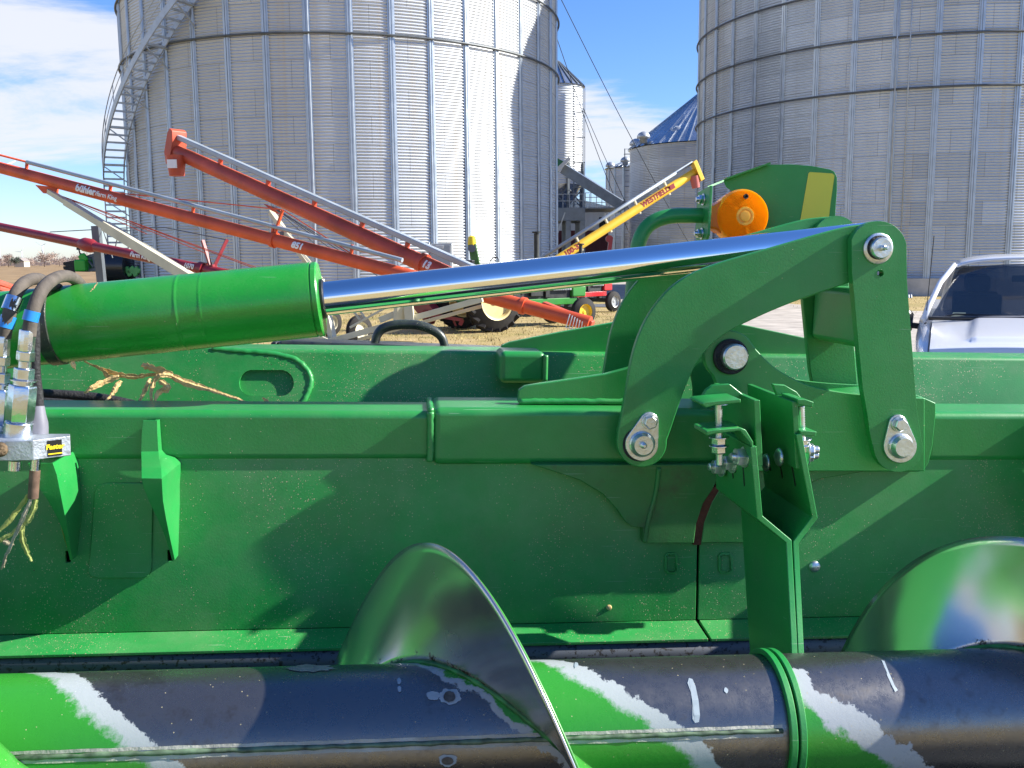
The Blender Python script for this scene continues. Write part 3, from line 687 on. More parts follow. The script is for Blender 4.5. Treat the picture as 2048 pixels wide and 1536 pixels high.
mb.build('brace', M['stairm'], pf)

# shed
M['white_sheet'] = mat('white_steel_siding', (0.60, 0.60, 0.58), 0.5, 0, 0, 0.4, 0.08, 1)
M['maroon'] = mat('maroon_steel_siding', (0.10, 0.022, 0.028), 0.5, 0, 0, 0.4, 0.1, 1)
sh = empty('shed', (2.0, 100, 0), 'white shed with a maroon lower wall behind the steel platform', 'shed')
sx0, sx1 = W(1080, 480, 97).x, W(1216, 480, 97).x
zm = zat(462, 97); ze = zat(428, 97)
mb = MB(); mb.box((sx0, 97, zm), (sx1, 106, ze+0.4))
k = sx0
while k < sx1: mb.box((k, 96.93, zm), (k+0.1, 97, ze+0.4)); k += 0.6
mb.build('wall', M['white_sheet'], sh)
mb = MB(); mb.box((sx0, 96.96, 0), (sx1+0.02, 106, zm-0.002))
k = sx0+0.2
while k < sx1-0.2: mb.box((k, 96.9, 0), (k+0.1, 96.96, zm-0.01)); k += 0.6
mb.build('wainscot', M['maroon'], sh)
mb = MB(); mb.prism([(sx0-0.3, 96.6, ze+0.4), (sx1+0.3, 96.6, ze+0.4), (sx1+0.3, 96.6, ze+0.6), (sx0+1, 96.6, ze+2.2)], [(sx0-0.3, 106.4, ze+0.4), (sx1+0.3, 106.4, ze+0.4), (sx1+0.3, 106.4, ze+0.6), (sx0+1, 106.4, ze+2.2)])
mb.build('roof', M['roofmet'], sh)
MB().box((W(1198, 480, 97).x, 96.85, zat(458, 97)), (W(1211, 480, 97).x, 96.89, zat(436, 97))).build('window', M['dark'], sh)

# grey chute
ch = empty('chute', W(1185, 370, 80), 'long grey sloping grain chute hanging beside the hopper bin', 'chute')
mb = MB(); a, b = W(1128, 338, 79), W(1242, 410, 77); mb.bar(a, b, 0.75, 0.8); mb.build('spout', M['greyst'], ch)
mb = MB(); mb.bar(W(1114, 340, 78.6), W(1139, 317, 78.6), 0.9, 0.28); mb.build('flange', M['white_sheet'], ch)
mb = MB(); mb.bar(W(1100, 322, 79.4), W(1122, 334, 79.4), 0.9, 0.9); mb.build('inlet', green_paint('green_far', (0.01, 0.16, 0.04), 0), ch)
mb = MB(); mb.bar(W(1238, 407, 77), W(1246, 420, 77), 0.7, 0.9); mb.build('outlet', M['greyst'], ch)

# guy wires across the sky
M['wire'] = mat('steel_cable', (0.06, 0.07, 0.08), 0.5, 0.5)
for (a, ya, b, yb), lab in ((((1113, -20), 70, (1420, 560), 80), 'long steel guy wire slanting across the sky from the top of the big bin'), (((1108, 60), 74, (1260, 470), 96), 'thin guy wire passing in front of the hopper bin roof'), (((1166, 215), 86, (1330, 560), 92), 'thin guy wire running down beside the caged ladder')):
    pa, pb = W(*a, ya), W(*b, yb); L_ = [pa.lerp(pb, i/14)-Vector((0, 0, 0.5*math.sin(math.pi*i/14))) for i in range(15)]
    tag(MB().tube(L_, 0.03, 5).build('guy_wire', M['wire'], loc=pa), lab, 'guy wire', 'guy wires')

# electrical boxes
M['boxgrey'] = mat('grey_enamel_box', (0.36, 0.38, 0.39), 0.45, 0.1, 0, 0.5, 0.06, 3)
eb = empty('electrical_box', W(882, 560, 39.2), 'grey electrical cabinet mounted low on the big left bin', 'electrical box', 'electrical boxes')
a = W(863, 537, 39.3); b = W(904, 487, 39.3); mb = MB(); mb.box((a.x, 39.1, a.z), (b.x, 39.9, b.z)); mb.build('cabinet', M['boxgrey'], eb, bevel=0.02)
mb = MB(); mb.box((a.x+0.06, 39.07, a.z+0.06), (b.x-0.06, 39.098, b.z-0.06)); d_ = mb.build('door', M['boxgrey'], eb, bevel=0.01)
c = W(879, 494, 39.06); pl = MB(); pl.box((c.x-0.16, 39.055, c.z-0.07), (c.x+0.16, 39.069, c.z+0.07)); pl.build('nameplate', M['white_sheet'], d_, bevel=0.03)
mb = MB(); mb.tube([W(862, 540, 39.4), W(858, 500, 39.4), W(858, 484, 39.4)], 0.035, 8); mb.tube([W(884, 537, 39.5), W(884, 600, 39.5)], 0.05, 8); mb.build('conduit', M['stairm'], eb, smooth=True)
eb = empty('electrical_box', W(1818, 560, 49), 'small grey electrical box with conduits on the right bin', 'electrical box', 'electrical boxes')
a = W(1808, 524, 48.7); b = W(1828, 479, 48.7); mb = MB(); mb.box((a.x, 48.6, a.z), (b.x, 49.1, b.z)); mb.build('cabinet', M['boxgrey'], eb, bevel=0.02)
mb = MB()
for px in (1813, 1817, 1822): mb.tube([W(px, 524, 48.8), W(px-1, 575, 48.8), G(px, 596)], 0.05, 8)
mb.build('conduit', M['stairm'], eb, smooth=True)

# ================================================================== PORTABLE AUGERS
M['red'] = mat('weathered_red_paint', (0.56, 0.080, 0.024), 0.45, 0, 0, 0.5, 0.28, 1.3, 0.05, 20)
M['red_b'] = mat('faded_red_paint', (0.47, 0.075, 0.035), 0.5, 0, 0, 0.5, 0.3, 1.0, 0.05, 20)
M['darkred'] = mat('dark_red_paint', (0.23, 0.018, 0.024), 0.4, 0, 0, 0.5, 0.2, 1.2)
M['cream'] = mat('cream_paint', (0.55, 0.52, 0.38), 0.5, 0, 0, 0.5, 0.15, 2)
M['yellow'] = mat('yellow_paint', (0.78, 0.47, 0.03), 0.5, 0, 0, 0.5, 0.15, 1)
M['shaft'] = mat('grey_blue_shaft_cover', (0.33, 0.38, 0.42), 0.45, 0.3, 0, 0.5, 0.15, 1.5)
M['white_let'] = mat('white_lettering', (0.78, 0.78, 0.76), 0.5)
M['red_let'] = mat('dark_red_lettering', (0.25, 0.012, 0.012), 0.5)
M['tyre'] = mat('tyre_rubber', (0.022, 0.021, 0.020), 0.8, 0, 0, 0.3, 0.3, 8, 0.15, 40)
CAMDIR = Vector((0, -1, 0.08))

# --- auger lying lowest across the picture
A0, A1 = W(-190, 285, 27.0), W(1180, 647, 19.4); AR = 0.155
def on(P0, P1, px):
    """point on segment P0-P1 whose image column is px"""
    lo, hi = 0.0, 1.0
    for _ in range(40):
        t = (lo+hi)/2; q = P0.lerp(P1, t)-CAM; x = 1024+FPX*q.dot(Rt)/q.dot(Fw)
        if x < px: lo = t
        else: hi = t
    return (lo+hi)/2
def collar(mb, P0, P1, px, r_, ln=0.12):
    t = on(P0, P1, px); d = (P1-P0).normalized(); c = P0.lerp(P1, t); mb.lathe(c-d*ln/2, d, [(0, r_), (ln, r_)], 20)
aA = empty('grain_auger', A1*1, 'orange red grain auger with a cream lift arm, numbered 851', 'grain auger', 'portable grain augers')
MB().tube([A0, A0.lerp(A1, 0.5), A1], AR, 20).build('tube', M['red'], aA, smooth=True, angle=40)
for px in (548, 1046):
    mb = MB(); collar(mb, A0, A1, px, AR+0.035, 0.10); mb.build('coupling', M['red'], aA, smooth=True, angle=40)
dA = (A1-A0).normalized(); upA = Vector((0, 0, 1)); upA = (upA-dA*upA.dot(dA)).normalized()
s0, s1 = A0.lerp(A1, on(A0, A1, 52))+upA*0.33, A0.lerp(A1, on(A0, A1, 800))+upA*0.30
MB().tube([s0, s1], 0.055, 10).build('drive_shaft', M['shaft'], aA, smooth=True, angle=40)
MB().tube([A0+upA*0.33, s0], 0.028, 8).build('shaft_end', M['red'], aA, smooth=True)
for px in (52, 219, 384, 543, 700):
    c = A0.lerp(A1, on(A0, A1, px)); MB().bar(c+upA*AR, c+upA*0.36, 0.07, 0.05).build('shaft_bracket', M['red'], aA)
mb = MB(); mb.bar(A0.lerp(A1, on(A0, A1, 548))+upA*AR, A0.lerp(A1, on(A0, A1, 556))+upA*0.75, 0.07, 0.05)
mb.build('truss_post', M['red'], aA)
mb = MB(); c = A0.lerp(A1, on(A0, A1, 95)); q = A0.lerp(A1, on(A0, A1, 700))
tp = A0.lerp(A1, on(A0, A1, 556))+upA*0.75
mb.tube([A0.lerp(A1, on(A0, A1, 240))+upA*AR, tp, q+upA*AR], 0.014, 5)
for px in (300, 420, 560, 660): mb.tube([A0.lerp(A1, on(A0, A1, 120))-upA*0.3, A0.lerp(A1, on(A0, A1, px))-upA*(0.5+px*0.0006)], 0.010, 5)
mb.build('truss_cable', M['red'], aA)
mb = MB(); bp = A0.lerp(A1, on(A0, A1, 97))-upA*0.24; mb.prism([bp+Vector(x) for x in ((-0.3, -0.05, 0.12), (0.28, -0.05, 0.05), (0.25, -0.05, -0.12), (-0.1, -0.05, -0.1))], [bp+Vector(x) for x in ((-0.3, 0.05, 0.12), (0.28, 0.05, 0.05), (0.25, 0.05, -0.12), (-0.1, 0.05, -0.1))]); mb.build('lift_bracket', M['red'], aA)
mb = MB(); l0 = W(98, 383, 25.0); l1 = W(420, 580, 21.6); mb.bar(l0.lerp(l1, 0.38), l1, 0.20, 0.24); mb.bar(l0, l0.lerp(l1, 0.38), 0.13, 0.13); mb.bar(l0.lerp(l1, 0.12), l0.lerp(l1, 0.40), 0.17, 0.17); mb.build('lift_arm', M['cream'], aA, bevel=0.01)
for pxl, yy in ((0, 0.0),):
    pass
mb = MB()
mb.bar(W(655, 684, 20.6), W(965, 598, 20.0), 0.13, 0.13); mb.bar(W(640, 700, 21.3), W(965, 612, 20.7), 0.06, 0.08); mb.bar(W(420, 580, 21.6), W(660, 684, 20.6), 0.12, 0.12); mb.bar(W(660, 688, 20.6), W(830, 700, 22.2), 0.1, 0.12)
mb.bar(W(640, 560, 21), W(668, 690, 20.7), 0.12, 0.18); mb.bar(W(700, 655, 20.6), W(790, 605, 20.6), 0.05, 0.05); mb.bar(W(800, 645, 20.3), W(802, 605, 20.2), 0.24, 0.24); mb.bar(W(820, 642, 20.2), W(816, 605, 20.2), 0.20, 0.2)
mb.bar(W(690, 600, 20.8), W(720, 640, 20.8), 0.05, 0.05); mb.bar(W(705, 598, 20.8), W(732, 640, 20.8), 0.05, 0.05)
mb.bar(W(760, 640, 20.6), W(790, 628, 20.6), 0.2, 0.14)
mb.build('undercarriage', M['cream'], aA, bevel=0.008)
def wheel(parent, c, axis, ro, wd, rim_r, rim_mat, name='wheel', lugs=0, tm=None):
    axis = Vector(axis).normalized(); c = Vector(c)
    mb = MB(); hw_ = wd/2
    mb.lathe(c-axis*hw_, axis, [(0.0, rim_r), (0.02*wd, rim_r*1.03), (0.12*wd, ro*0.86), (0.26*wd, ro*0.97), (0.5*wd, ro), (0.74*wd, ro*0.97), (0.88*wd, ro*0.86), (0.98*wd, rim_r*1.03), (wd, rim_r)], 40, caps=False)
    if lugs:
        a = Vector((0, 0, 1)); x = axis.cross(a).normalized(); y = axis.cross(x)
        for k in range(lugs):
            for s_ in (-1, 1):
                t0 = 2*math.pi*(k+(0.25 if s_ > 0 else -0.25))/lugs; t1 = t0+0.30*2*math.pi/lugs*3
                p0 = c+axis*(s_*hw_*0.02)+(x*math.cos(t1)+y*math.sin(t1))*(ro*0.99)
                p1 = c+axis*(s_*hw_*0.92)+(x*math.cos(t0)+y*math.sin(t0))*(ro*0.93)
                rd = (p0-c-axis*(p0-c).dot(axis)).normalized()
                mb.bar(p0, p1, ro*0.07, ro*0.11, rd)
    w_ = mb.build(name, tm or M['tyre'], parent, smooth=True, angle=35)
    mb = MB(); mb.lathe(c-axis*hw_*0.92, axis, [(0, rim_r*0.99), (0.05*wd, rim_r*0.9), (0.28*wd, rim_r*0.82), (0.30*wd, rim_r*0.2), (0.22*wd, rim_r*0.18), (0.20*wd, 0.0)], 32, caps=False)
    mb.lathe(c+axis*hw_*0.92, -axis, [(0, rim_r*0.99), (0.05*wd, rim_r*0.9), (0.28*wd, rim_r*0.82), (0.30*wd, rim_r*0.2), (0.22*wd, rim_r*0.18), (0.20*wd, 0.0)], 32, caps=False)
    mb.build('rim', rim_mat, w_, smooth=True, angle=30)
    return w_
wc = W(718, 642, 21.3); wheel(aA, (wc.x, wc.y, 0.36), (0.75, -0.66, 0), 0.36, 0.22, 0.20, M['cream'])
wc = W(660, 655, 24.0); wheel(aA, (wc.x, wc.y, 0.36), (0.75, -0.66, 0), 0.36, 0.22, 0.20, M['cream'])
mb = MB(); hd = A1-A0; mb.bar(W(1085, 612, 19.9), W(1185, 652, 19.4), 0.20, 0.22); mb.build('intake_trough', M['red_b'], aA, bevel=0.03)
mb = MB()
for k in range(7):
    mb.tube([W(1140+k*5, 628+k*3, 19.3), W(1132+k*6, 655+k*2, 19.3), W(1160+k*5, 662, 19.3)], 0.012, 5)
mb.build('intake_guard', M['zinc'], aA)
text_on_tube('lettering', 'bühler', 0.26, A0, A1, on(A0, A1, 180), AR, CAMDIR, M['white_let'], aA, 0.0, 0.012)
text_on_tube('lettering', '/farm King', 0.17, A0, A1, on(A0, A1, 221), AR, CAMDIR, M['white_let'], aA, 0.1, 0.004, -0.1)
text_on_tube('lettering', '851', 0.21, A0, A1, on(A0, A1, 601), AR, CAMDIR, M['white_let'], aA, 0.15, 0.012)

# --- auger with the discharge head in front of the left bin
B0, B1 = W(352, 303, 29.0), W(958, 578, 22.2); BR_ = 0.215
aB = empty('grain_auger', B1*1, 'faded red grain auger whose discharge head is raised in front of the left bin', 'grain auger', 'portable grain augers')
MB().tube([B0, B0.lerp(B1, .5), B1], BR_, 20).build('tube', M['red_b'], aB, smooth=True, angle=40)
mb = MB(); collar(mb, B0, B1, 846, BR_+0.045, 0.14); mb.build('coupling', M['red_b'], aB, smooth=True, angle=40)
dB = (B1-B0).normalized(); upB = Vector((0, 0, 1)); upB = (upB-dB*upB.dot(dB)).normalized()
g0, g1 = B0+upB*0.44, B0.lerp(B1, on(B0, B1, 940))+upB*0.42
mb = MB(); mb.bar(g0-dB*0.05, g1, 0.20, 0.15); mb.build('drive_shaft', M['shaft'], aB, bevel=0.03)
for px in (438, 533, 625, 720, 810):
    c = B0.lerp(B1, on(B0, B1, px)); MB().bar(c+upB*BR_, c+upB*0.42, 0.12, 0.07).build('shaft_bracket', M['red_b'], aB)
mb = MB(); sd = dB.cross(upB)
P = [(-0.05, -0.42), (0.10, -0.3), (0.12, 0.3), (0.02, 0.62), (-0.12, 0.66), (-0.2, 0.5), (-0.22, -0.1)]
mb.prism([B0+dB*(a*1.0)+upB*b-sd*0.26 for a, b in P], [B0+dB*a+upB*b+sd*0.26 for a, b in P]); mb.build('head', M['red_b'], aB, bevel=0.02)
mb = MB(); c0 = W(352, 318, 28.6); c1 = W(354, 352, 28.6); mb.lathe(c0, (c1-c0), [(-0.1, 0.30), ((c1-c0).length, 0.22)], 20); mb.build('discharge_spout', M['red_b'], aB, smooth=True, angle=40)
mb = MB(); e0 = W(334, 319, 28.28); e1 = W(354, 336, 28.28); mb.box((e0.x, 28.26, e1.z), (e1.x, 28.30, e0.z)); mb.build('sticker', M['white_let'], aB)
mb = MB(); c = W(545, 418, 26.6); mb.prism([c+Vector(x) for x in ((-.25, -.04, .15), (.2, -.04, .0), (.3, -.04, -.18), (.05, -.04, -.1))], [c+Vector(x) for x in ((-.25, .04, .15), (.2, .04, .0), (.3, .04, -.18), (.05, .04, -.1))]); mb.build('lift_bracket', M['red_b'], aB)
mb = MB(); mb.bar(W(542, 425, 26.6), W(640, 560, 24.6), 0.14, 0.14); mb.build('lift_arm', M['cream'], aB)
mb = MB(); mb.bar(W(566, 462, 26.0), W(570, 470, 26.0), 0.2, 0.2)
mb.build('arm_collar', M['darkst'], aB)
mb = MB()
for px in (570, 640, 700, 770): mb.tube([B0.lerp(B1, on(B0, B1, 548))-upB*0.3, B0.lerp(B1, on(B0, B1, px+90))-upB*(0.85)], 0.012, 5)
mb.build('truss_cable', M['darkst'], aB)
mb = MB(); mb.bar(B1-dB*0.5, B1+dB*0.12, 0.5, 0.46); mb.build('intake_trough', M['red_b'], aB, bevel=0.02)
text_on_tube('lettering', '13', 0.26, B0, B1, on(B0, B1, 862), BR_, CAMDIR, M['white_let'], aB, 0.1, 0.016)

# --- dark red auger low at the left
C0, C1 = W(-220, 408, 36.0), W(520, 562, 27.0); CR_ = 0.16
aC = empty('grain_auger', C1*1, 'dark maroon grain auger low at the left, below the cream lift arm', 'grain auger', 'portable grain augers')
MB().tube([C0, C1], CR_*0.95, 16).build('tube', M['darkred'], aC, smooth=True, angle=40)
mb = MB(); t = on(C0, C1, 176); d = (C1-C0).normalized(); c = C0.lerp(C1, t); mb.lathe(c-d*0.35, d, [(0, CR_), (0.2, CR_+0.07), (0.5, CR_+0.07), (0.7, CR_)], 20); mb.build('coupling', M['darkred'], aC, smooth=True, angle=40); mb = MB(); collar(mb, C0, C1, 405, CR_+0.05, 0.2); mb.build('coupling', M['darkred'], aC, smooth=True, angle=40)
mb = MB(); c = C0.lerp(C1, on(C0, C1, 424)); mb.bar(c, W(405, 481, 28.2), 0.09); mb.bar(c, W(454, 479, 28.2), 0.09); mb.bar(C0.lerp(C1, on(C0, C1, 408)), c+Vector((0.1, 0, 0.1)), 0.2); mb.build('strut', M['darkred'], aC)
mb = MB(); mb.tube([W(100, 464, 33.5), W(250, 456, 31), W(330, 455, 30), W(450, 479, 28.2)], 0.016, 5); mb.tube([W(225, 516, 31), W(206, 460, 31)], 0.02, 5); mb.tube([W(230, 498, 31), W(238, 458, 31)], 0.02, 5); mb.build('truss_cable', M['darkst'], aC)
text_on_tube('lettering', 'Farm King', 0.22, C0, C1, on(C0, C1, 288), CR_, CAMDIR, M['white_let'], aC, 0.1, 0.008)
text_on_tube('lettering', '1070', 0.21, C0, C1, on(C0, C1, 385), CR_, CAMDIR, M['white_let'], aC, 0.1, 0.010)
# its legs
mb = MB(); mb.bar(W(192, 452, 31.5), Vector((W(206, 560, 31.5).x, 31.5, 0)), 0.24, 0.24); mb.build('leg', M['darkst'], aC)

# --- yellow auger
Y0, Y1 = W(1090, 535, 36.0), W(1392, 343, 39.0); YR = 0.175
aY = empty('grain_auger', Y0*1, 'yellow grain auger rising to the right behind the chrome rod', 'grain auger', 'portable grain augers')
MB().tube([Y0, Y1], YR, 18).build('tube', M['yellow'], aY, smooth=True, angle=40)
dY = (Y1-Y0).normalized(); upY = (Vector((0, 0, 1))-dY*dY.z).normalized()
mb = MB(); mb.tube([Y0+upY*0.40, Y1+upY*0.40], 0.07, 8); mb.build('drive_shaft', M['shaft'], aY, smooth=True)
for px in (1160, 1218, 1276, 1335):
    c = Y0.lerp(Y1, on(Y0, Y1, px)); MB().bar(c-upY*(YR+.06), c+upY*0.42, 0.1, 0.07).build('shaft_bracket', M['cream'], aY)
mb = MB(); c = W(1395, 343, 39); mb.obox(c-upY*0.42, c+upY*0.45, dY*0.1, Vector((0, 0.35, 0))); mb.build('head', M['yellow'], aY, bevel=0.02)
mb = MB(); c0 = W(1388, 352, 38.8); c1 = W(1392, 376, 38.8); mb.lathe(c0, c1-c0, [(0, 0.2), ((c1-c0).length, 0.16)], 16); mb.build('discharge_spout', mat('pale_red_plastic', (0.42, 0.10, 0.08), 0.5), aY, smooth=True, angle=40)
mb = MB(); mb.bar(Y0-dY*0.3, Vector((Y0.x-0.6, Y0.y, 0.4)), 0.4, 0.4); mb.bar(Y0.lerp(Y1, 0.03), Vector((Y0.x+0.3, 36.4, 0.02)), 0.1); mb.build('undercarriage', M['yellow'], aY)
text_on_tube('lettering', 'WESTFIELD', 0.30, Y0, Y1, on(Y0, Y1, 1308), YR, CAMDIR, M['red_let'], aY, 0.12, 0.014)
text_on_tube('lettering', '100-31', 0.30, Y0, Y1, on(Y0, Y1, 1143), YR, CAMDIR, M['red_let'], aY, 0.12, 0.014)
mb = MB(); c = Y0.lerp(Y1, on(Y0, Y1, 1343)); a_ = c-Vector((0, YR+0.02, 0)); mb.obox(a_-dY*0.12, a_+dY*0.12, upY*0.1, Vector((0, 0.02, 0))); mb.build('emblem', M['red_let'], aY)

# red post near the small bin, green spout by the left bin
mb = MB(); a, b = W(1220, 520, 52), W(1222, 474, 52); mb.bar(Vector((a.x-0.3, 52, 0)), b, 0.22, 0.16); mb.lathe(b-Vector((0.1, 0, 0.1)), (0, 1, 0), [(-.1, 0.2), (.1, 0.2)], 14)
tag(mb.build('hitch_arm', mat('bright_red_paint', (0.55, 0.03, 0.03), 0.4, 0, 0.2), loc=(a.x, 52, 0)), 'bright red upright hitch arm in front of the small far bin', 'hitch arm')
gs = empty('grain_spout', (W(965, 560, 34).x, 34, 0), 'green grain spout with a yellow cap in front of the left bin', 'spout')
mb = MB(); mb.bar(W(992, 620, 34), W(953, 535, 34), 0.36, 0.30); mb.bar(W(954, 538, 34), W(944, 488, 34), 0.30, 0.26); mb.bar(W(992, 620, 34), Vector((W(992, 620, 34).x, 34, 0)), 0.3); mb.build('tube', mat('old_green_paint', (0.05, 0.14, 0.03), 0.5, 0, 0, 0.5, 0.2, 3), gs, bevel=0.04)
mb = MB(); mb.lathe(W(944, 486, 34), (0, 0, 1), [(-0.10, 0.15), (0.0, 0.16), (0.22, 0.13), (0.27, 0.05)], 16); mb.build('cap', mat('yellow_plastic', (0.75, 0.55, 0.02), 0.4), gs, smooth=True, angle=40)
mb = MB(); mb.lathe(W(944, 497, 34)-Vector((0, .2, 0)), (0, 1, 0), [(-.02, .14), (.4, .14)], 14); mb.build('clamp', M['darkst'], gs)

# ================================================================== TRACTORS
M['tgreen'] = mat('tractor_green', (0.03, 0.22, 0.03), 0.4, 0, 0.2, 0.5, 0.15, 2)
M['rim_cream'] = mat('cream_rim', (0.62, 0.50, 0.22), 0.5, 0, 0, 0.5, 0.15, 3)
M['rim_yellow'] = mat('yellow_rim', (0.72, 0.48, 0.03), 0.4, 0, 0, 0.5, 0.1, 3)
M['engine'] = mat('engine_black', (0.03, 0.032, 0.03), 0.5, 0.3, 0, 0.5, 0.5, 5)
M['tred'] = mat('tractor_red', (0.50, 0.015, 0.02), 0.35, 0, 0.3)
M['grille'] = mat('silver_grille', (0.42, 0.43, 0.42), 0.35, 0.7)
def tractor(loc, az, sc, body, rim_r, rim_f, label, num=None):
    mw = Matrix.Translation(loc) @ Matrix.Rotation(az, 4, 'Z') @ Matrix.Scale(sc, 4)
    t = empty('tractor', None, label, 'tractor', 'tractors', mtx=Matrix.Translation(loc))
    T = lambda x, y, z: mw @ Vector((x, y, z))
    fx = (mw.to_3x3() @ Vector((1, 0, 0))).normalized(); fy = (mw.to_3x3() @ Vector((0, 1, 0))).normalized()
    def tb(boxes):
        mb = MB()
        for a, b in boxes:
            k = MB().box(a, b); mb.add([mw @ p for p in k.v], k.f)
        return mb
    WB = 3.0
    for s_ in (-1, 1):
        wheel(t, T(0, s_*0.85, 0.80), fy, 0.80*sc, 0.46*sc, 0.50*sc, rim_r, 'rear_wheel', 20)
        wheel(t, T(WB, s_*0.72, 0.40), fy, 0.40*sc, 0.26*sc, 0.225*sc, rim_f, 'front_wheel')
    tb([((1.35, -0.33, 1.12), (3.35, 0.33, 1.62)), ((2.9, -0.36, 0.80), (3.38, 0.36, 1.11))]).build('hood', body, t, bevel=0.05)
    g = tb([((2.25, -0.345, 1.0), (2.88, -0.335, 1.45)), ((2.25, 0.335, 1.0), (2.88, 0.345, 1.45))]+[((2.27+k*0.06, -0.36, 1.0), (2.295+k*0.06, -0.346, 1.45)) for k in range(10)])
    g.build('side_grille', M['grille'], t)
    tb([((0.9, -0.26, 0.62), (2.9, 0.26, 1.10)), ((1.5, -0.36, 0.85), (1.9, -0.27, 1.08)), ((2.0, -0.34, 0.8), (2.15, -0.27, 1.2)), ((1.2, -0.33, 0.95), (1.35, -0.27, 1.2))]).build('engine', M['engine'], t, bevel=0.02)
    tb([((0.7, -0.30, 0.60), (3.1, -0.27, 0.78)), ((0.7, 0.27, 0.60), (3.1, 0.30, 0.78)), ((-0.4, -0.35, 0.6), (0.7, 0.35, 1.1))]).build('frame', body, t, bevel=0.02)
    tb([((WB-0.08, -0.7, 0.36), (WB+0.08, 0.7, 0.52)), ((WB-0.08, -0.08, 0.5), (WB+0.08, 0.08, 0.82))]).build('front_axle', M['engine'], t, bevel=0.02)
    tb([((-0.2, -0.75, 0.72), (0.2, 0.75, 0.88))]).build('rear_axle', M['engine'], t)
    for s_ in (-1, 1): tb([((-0.75, s_*0.62-0.2, 1.56), (0.55, s_*0.62+0.2, 1.62)), ((-0.75, s_*0.45-0.03, 1.0), (0.55, s_*0.45+0.03, 1.55))]).build('fender', body, t, bevel=0.03)
    tb([((-0.25, -0.25, 1.15), (0.25, 0.25, 1.35)), ((-0.3, -0.25, 1.36), (-0.18, 0.25, 1.85))]).build('seat', M['black'], t, bevel=0.03)
    mb = MB(); mb.tube([T(1.9, -0.05, 1.6), T(1.9, -0.05, 2.55)], 0.07*sc, 12); mb.lathe(T(1.9, -0.05, 2.58), (0, 0, 1), [(-.03, .03), (-.02, .13), (0.02, .13), (.03, .1)], 12); mb.build('exhaust_stack', M['engine'], t, smooth=True, angle=40)
    mb = MB(); mb.lathe(T(1.05, -0.34, 1.12), fy, [(-.12, .06), (-.1, .13), (.1, .13), (.12, .06)], 14); mb.build('air_filter', M['grille'], t, smooth=True, angle=40)
    mb = MB(); c = T(0.55, 0, 1.75); mb.tube([c+(mw.to_3x3() @ Vector((0.06*math.cos(k*math.pi/12), 0.22*math.sin(k*math.pi/12), 0.17*math.cos(k*math.pi/12)))) for k in range(25)], 0.016, 6); mb.tube([T(0.9, 0, 1.5), c], 0.02, 6); mb.build('steering_wheel', M['black'], t, smooth=True)
    if num: text_flat('lettering', num, 0.17, T(3.1, -0.333, 1.30), fx, Vector((0, 0, 1)), M['label_yellow'], t, 0, 0.008)
    return t
rw = G(988, 664)
tractor(Vector((rw.x-0.49, rw.y+0.75, 0)), rad(33), 1.05, M['tgreen'], M['rim_cream'], M['rim_yellow'], 'green row crop tractor with a cream rear rim and yellow front rim', '4320')
fw_ = G(1208, 627)
tractor(Vector((fw_.x-2.0, fw_.y-1.6, 0)) + Vector((-0.15, 1.2, 0)), rad(42), 0.95, M['tred'], M['engine'], M['grille'], 'red tractor nose just behind the green tractor')
# drawbar of red implement behind the tractor
mb = MB(); mb.bar(W(855, 628, 25.5), W(925, 640, 25.0), 0.09); mb.bar(W(840, 600, 26), W(868, 635, 25.6), 0.28, 0.5); mb.bar(W(905, 636, 25.2), W(912, 652, 25.2), 0.05); mb.bar(W(925, 640, 25), W(920, 650, 25), .1)
mb.bar(Vector((W(850, 620, 25.6).x, 25.6, 0)), W(850, 620, 25.6), 0.1)
tag(mb.build('drawbar', M['darkred'], loc=Vector((W(880, 640, 25.4).x, 25.4, 0))), 'dark red implement drawbar behind the big cream rear wheel', 'drawbar')

# second folded machine far left: black drum with green unit and lattice arm
fm_ = empty('crop_header', (W(220, 540, 44).x, 44, 0), 'distant machine with a black drum, lattice arm and bright green nose', 'crop header')
a, b = W(212, 533, 44), W(258, 533, 44); mb = MB(); d = (b-a); mb.lathe(a, d, [(0, 0.65), (0.03, 0.71), (d.length-0.03, 0.71), (d.length, 0.65)], 32); mb.build('drum', mat('glossy_black_drum', (0.05, 0.055, 0.06), 0.25, 0.6), fm_, smooth=True, angle=40)
mb = MB()
up_l = [W(136, 533, 43.6), W(172, 515, 43.6), W(212, 502, 43.6)]; lo_l = [W(140, 540, 43.6), W(178, 541, 43.6), W(214, 534, 43.6)]
for s_ in (0, 0.6):
    o_ = Vector((0, s_, 0))
    for P in (up_l, lo_l):
        for i in range(2): mb.bar(P[i]+o_, P[i+1]+o_, 0.13)
    for i in range(7):
        t = i/6; u_ = up_l[0].lerp(up_l[2], t); l_ = lo_l[0].lerp(lo_l[2], t); mb.bar(u_+o_, l_+o_, 0.08); mb.bar(u_+o_, lo_l[0].lerp(lo_l[2], min(1, t+0.16))+o_, 0.08)
mb.build('lattice_arm', M['darkst'], fm_)
mb = MB(); c0, c1 = W(152, 543, 43.4), W(173, 519, 43.4); mb.box((c0.x, 43.2, c0.z), (c1.x, 44.2, c1.z)); mb.bar(W(160, 520, 43.4), W(173, 512, 43.4), 0.2, 0.4); mb.build('gearbox_guard', mat('bright_green_paint', (0.04, 0.42, 0.03), 0.4), fm_, bevel=0.08)
mb = MB()
for i in range(5): mb.bar(W(150, 524+i*5, 43.6), W(127+i % 2*4, 528+i*4, 43.5), 0.16)
mb.build('row_point', M['engine'], fm_, bevel=0.03)
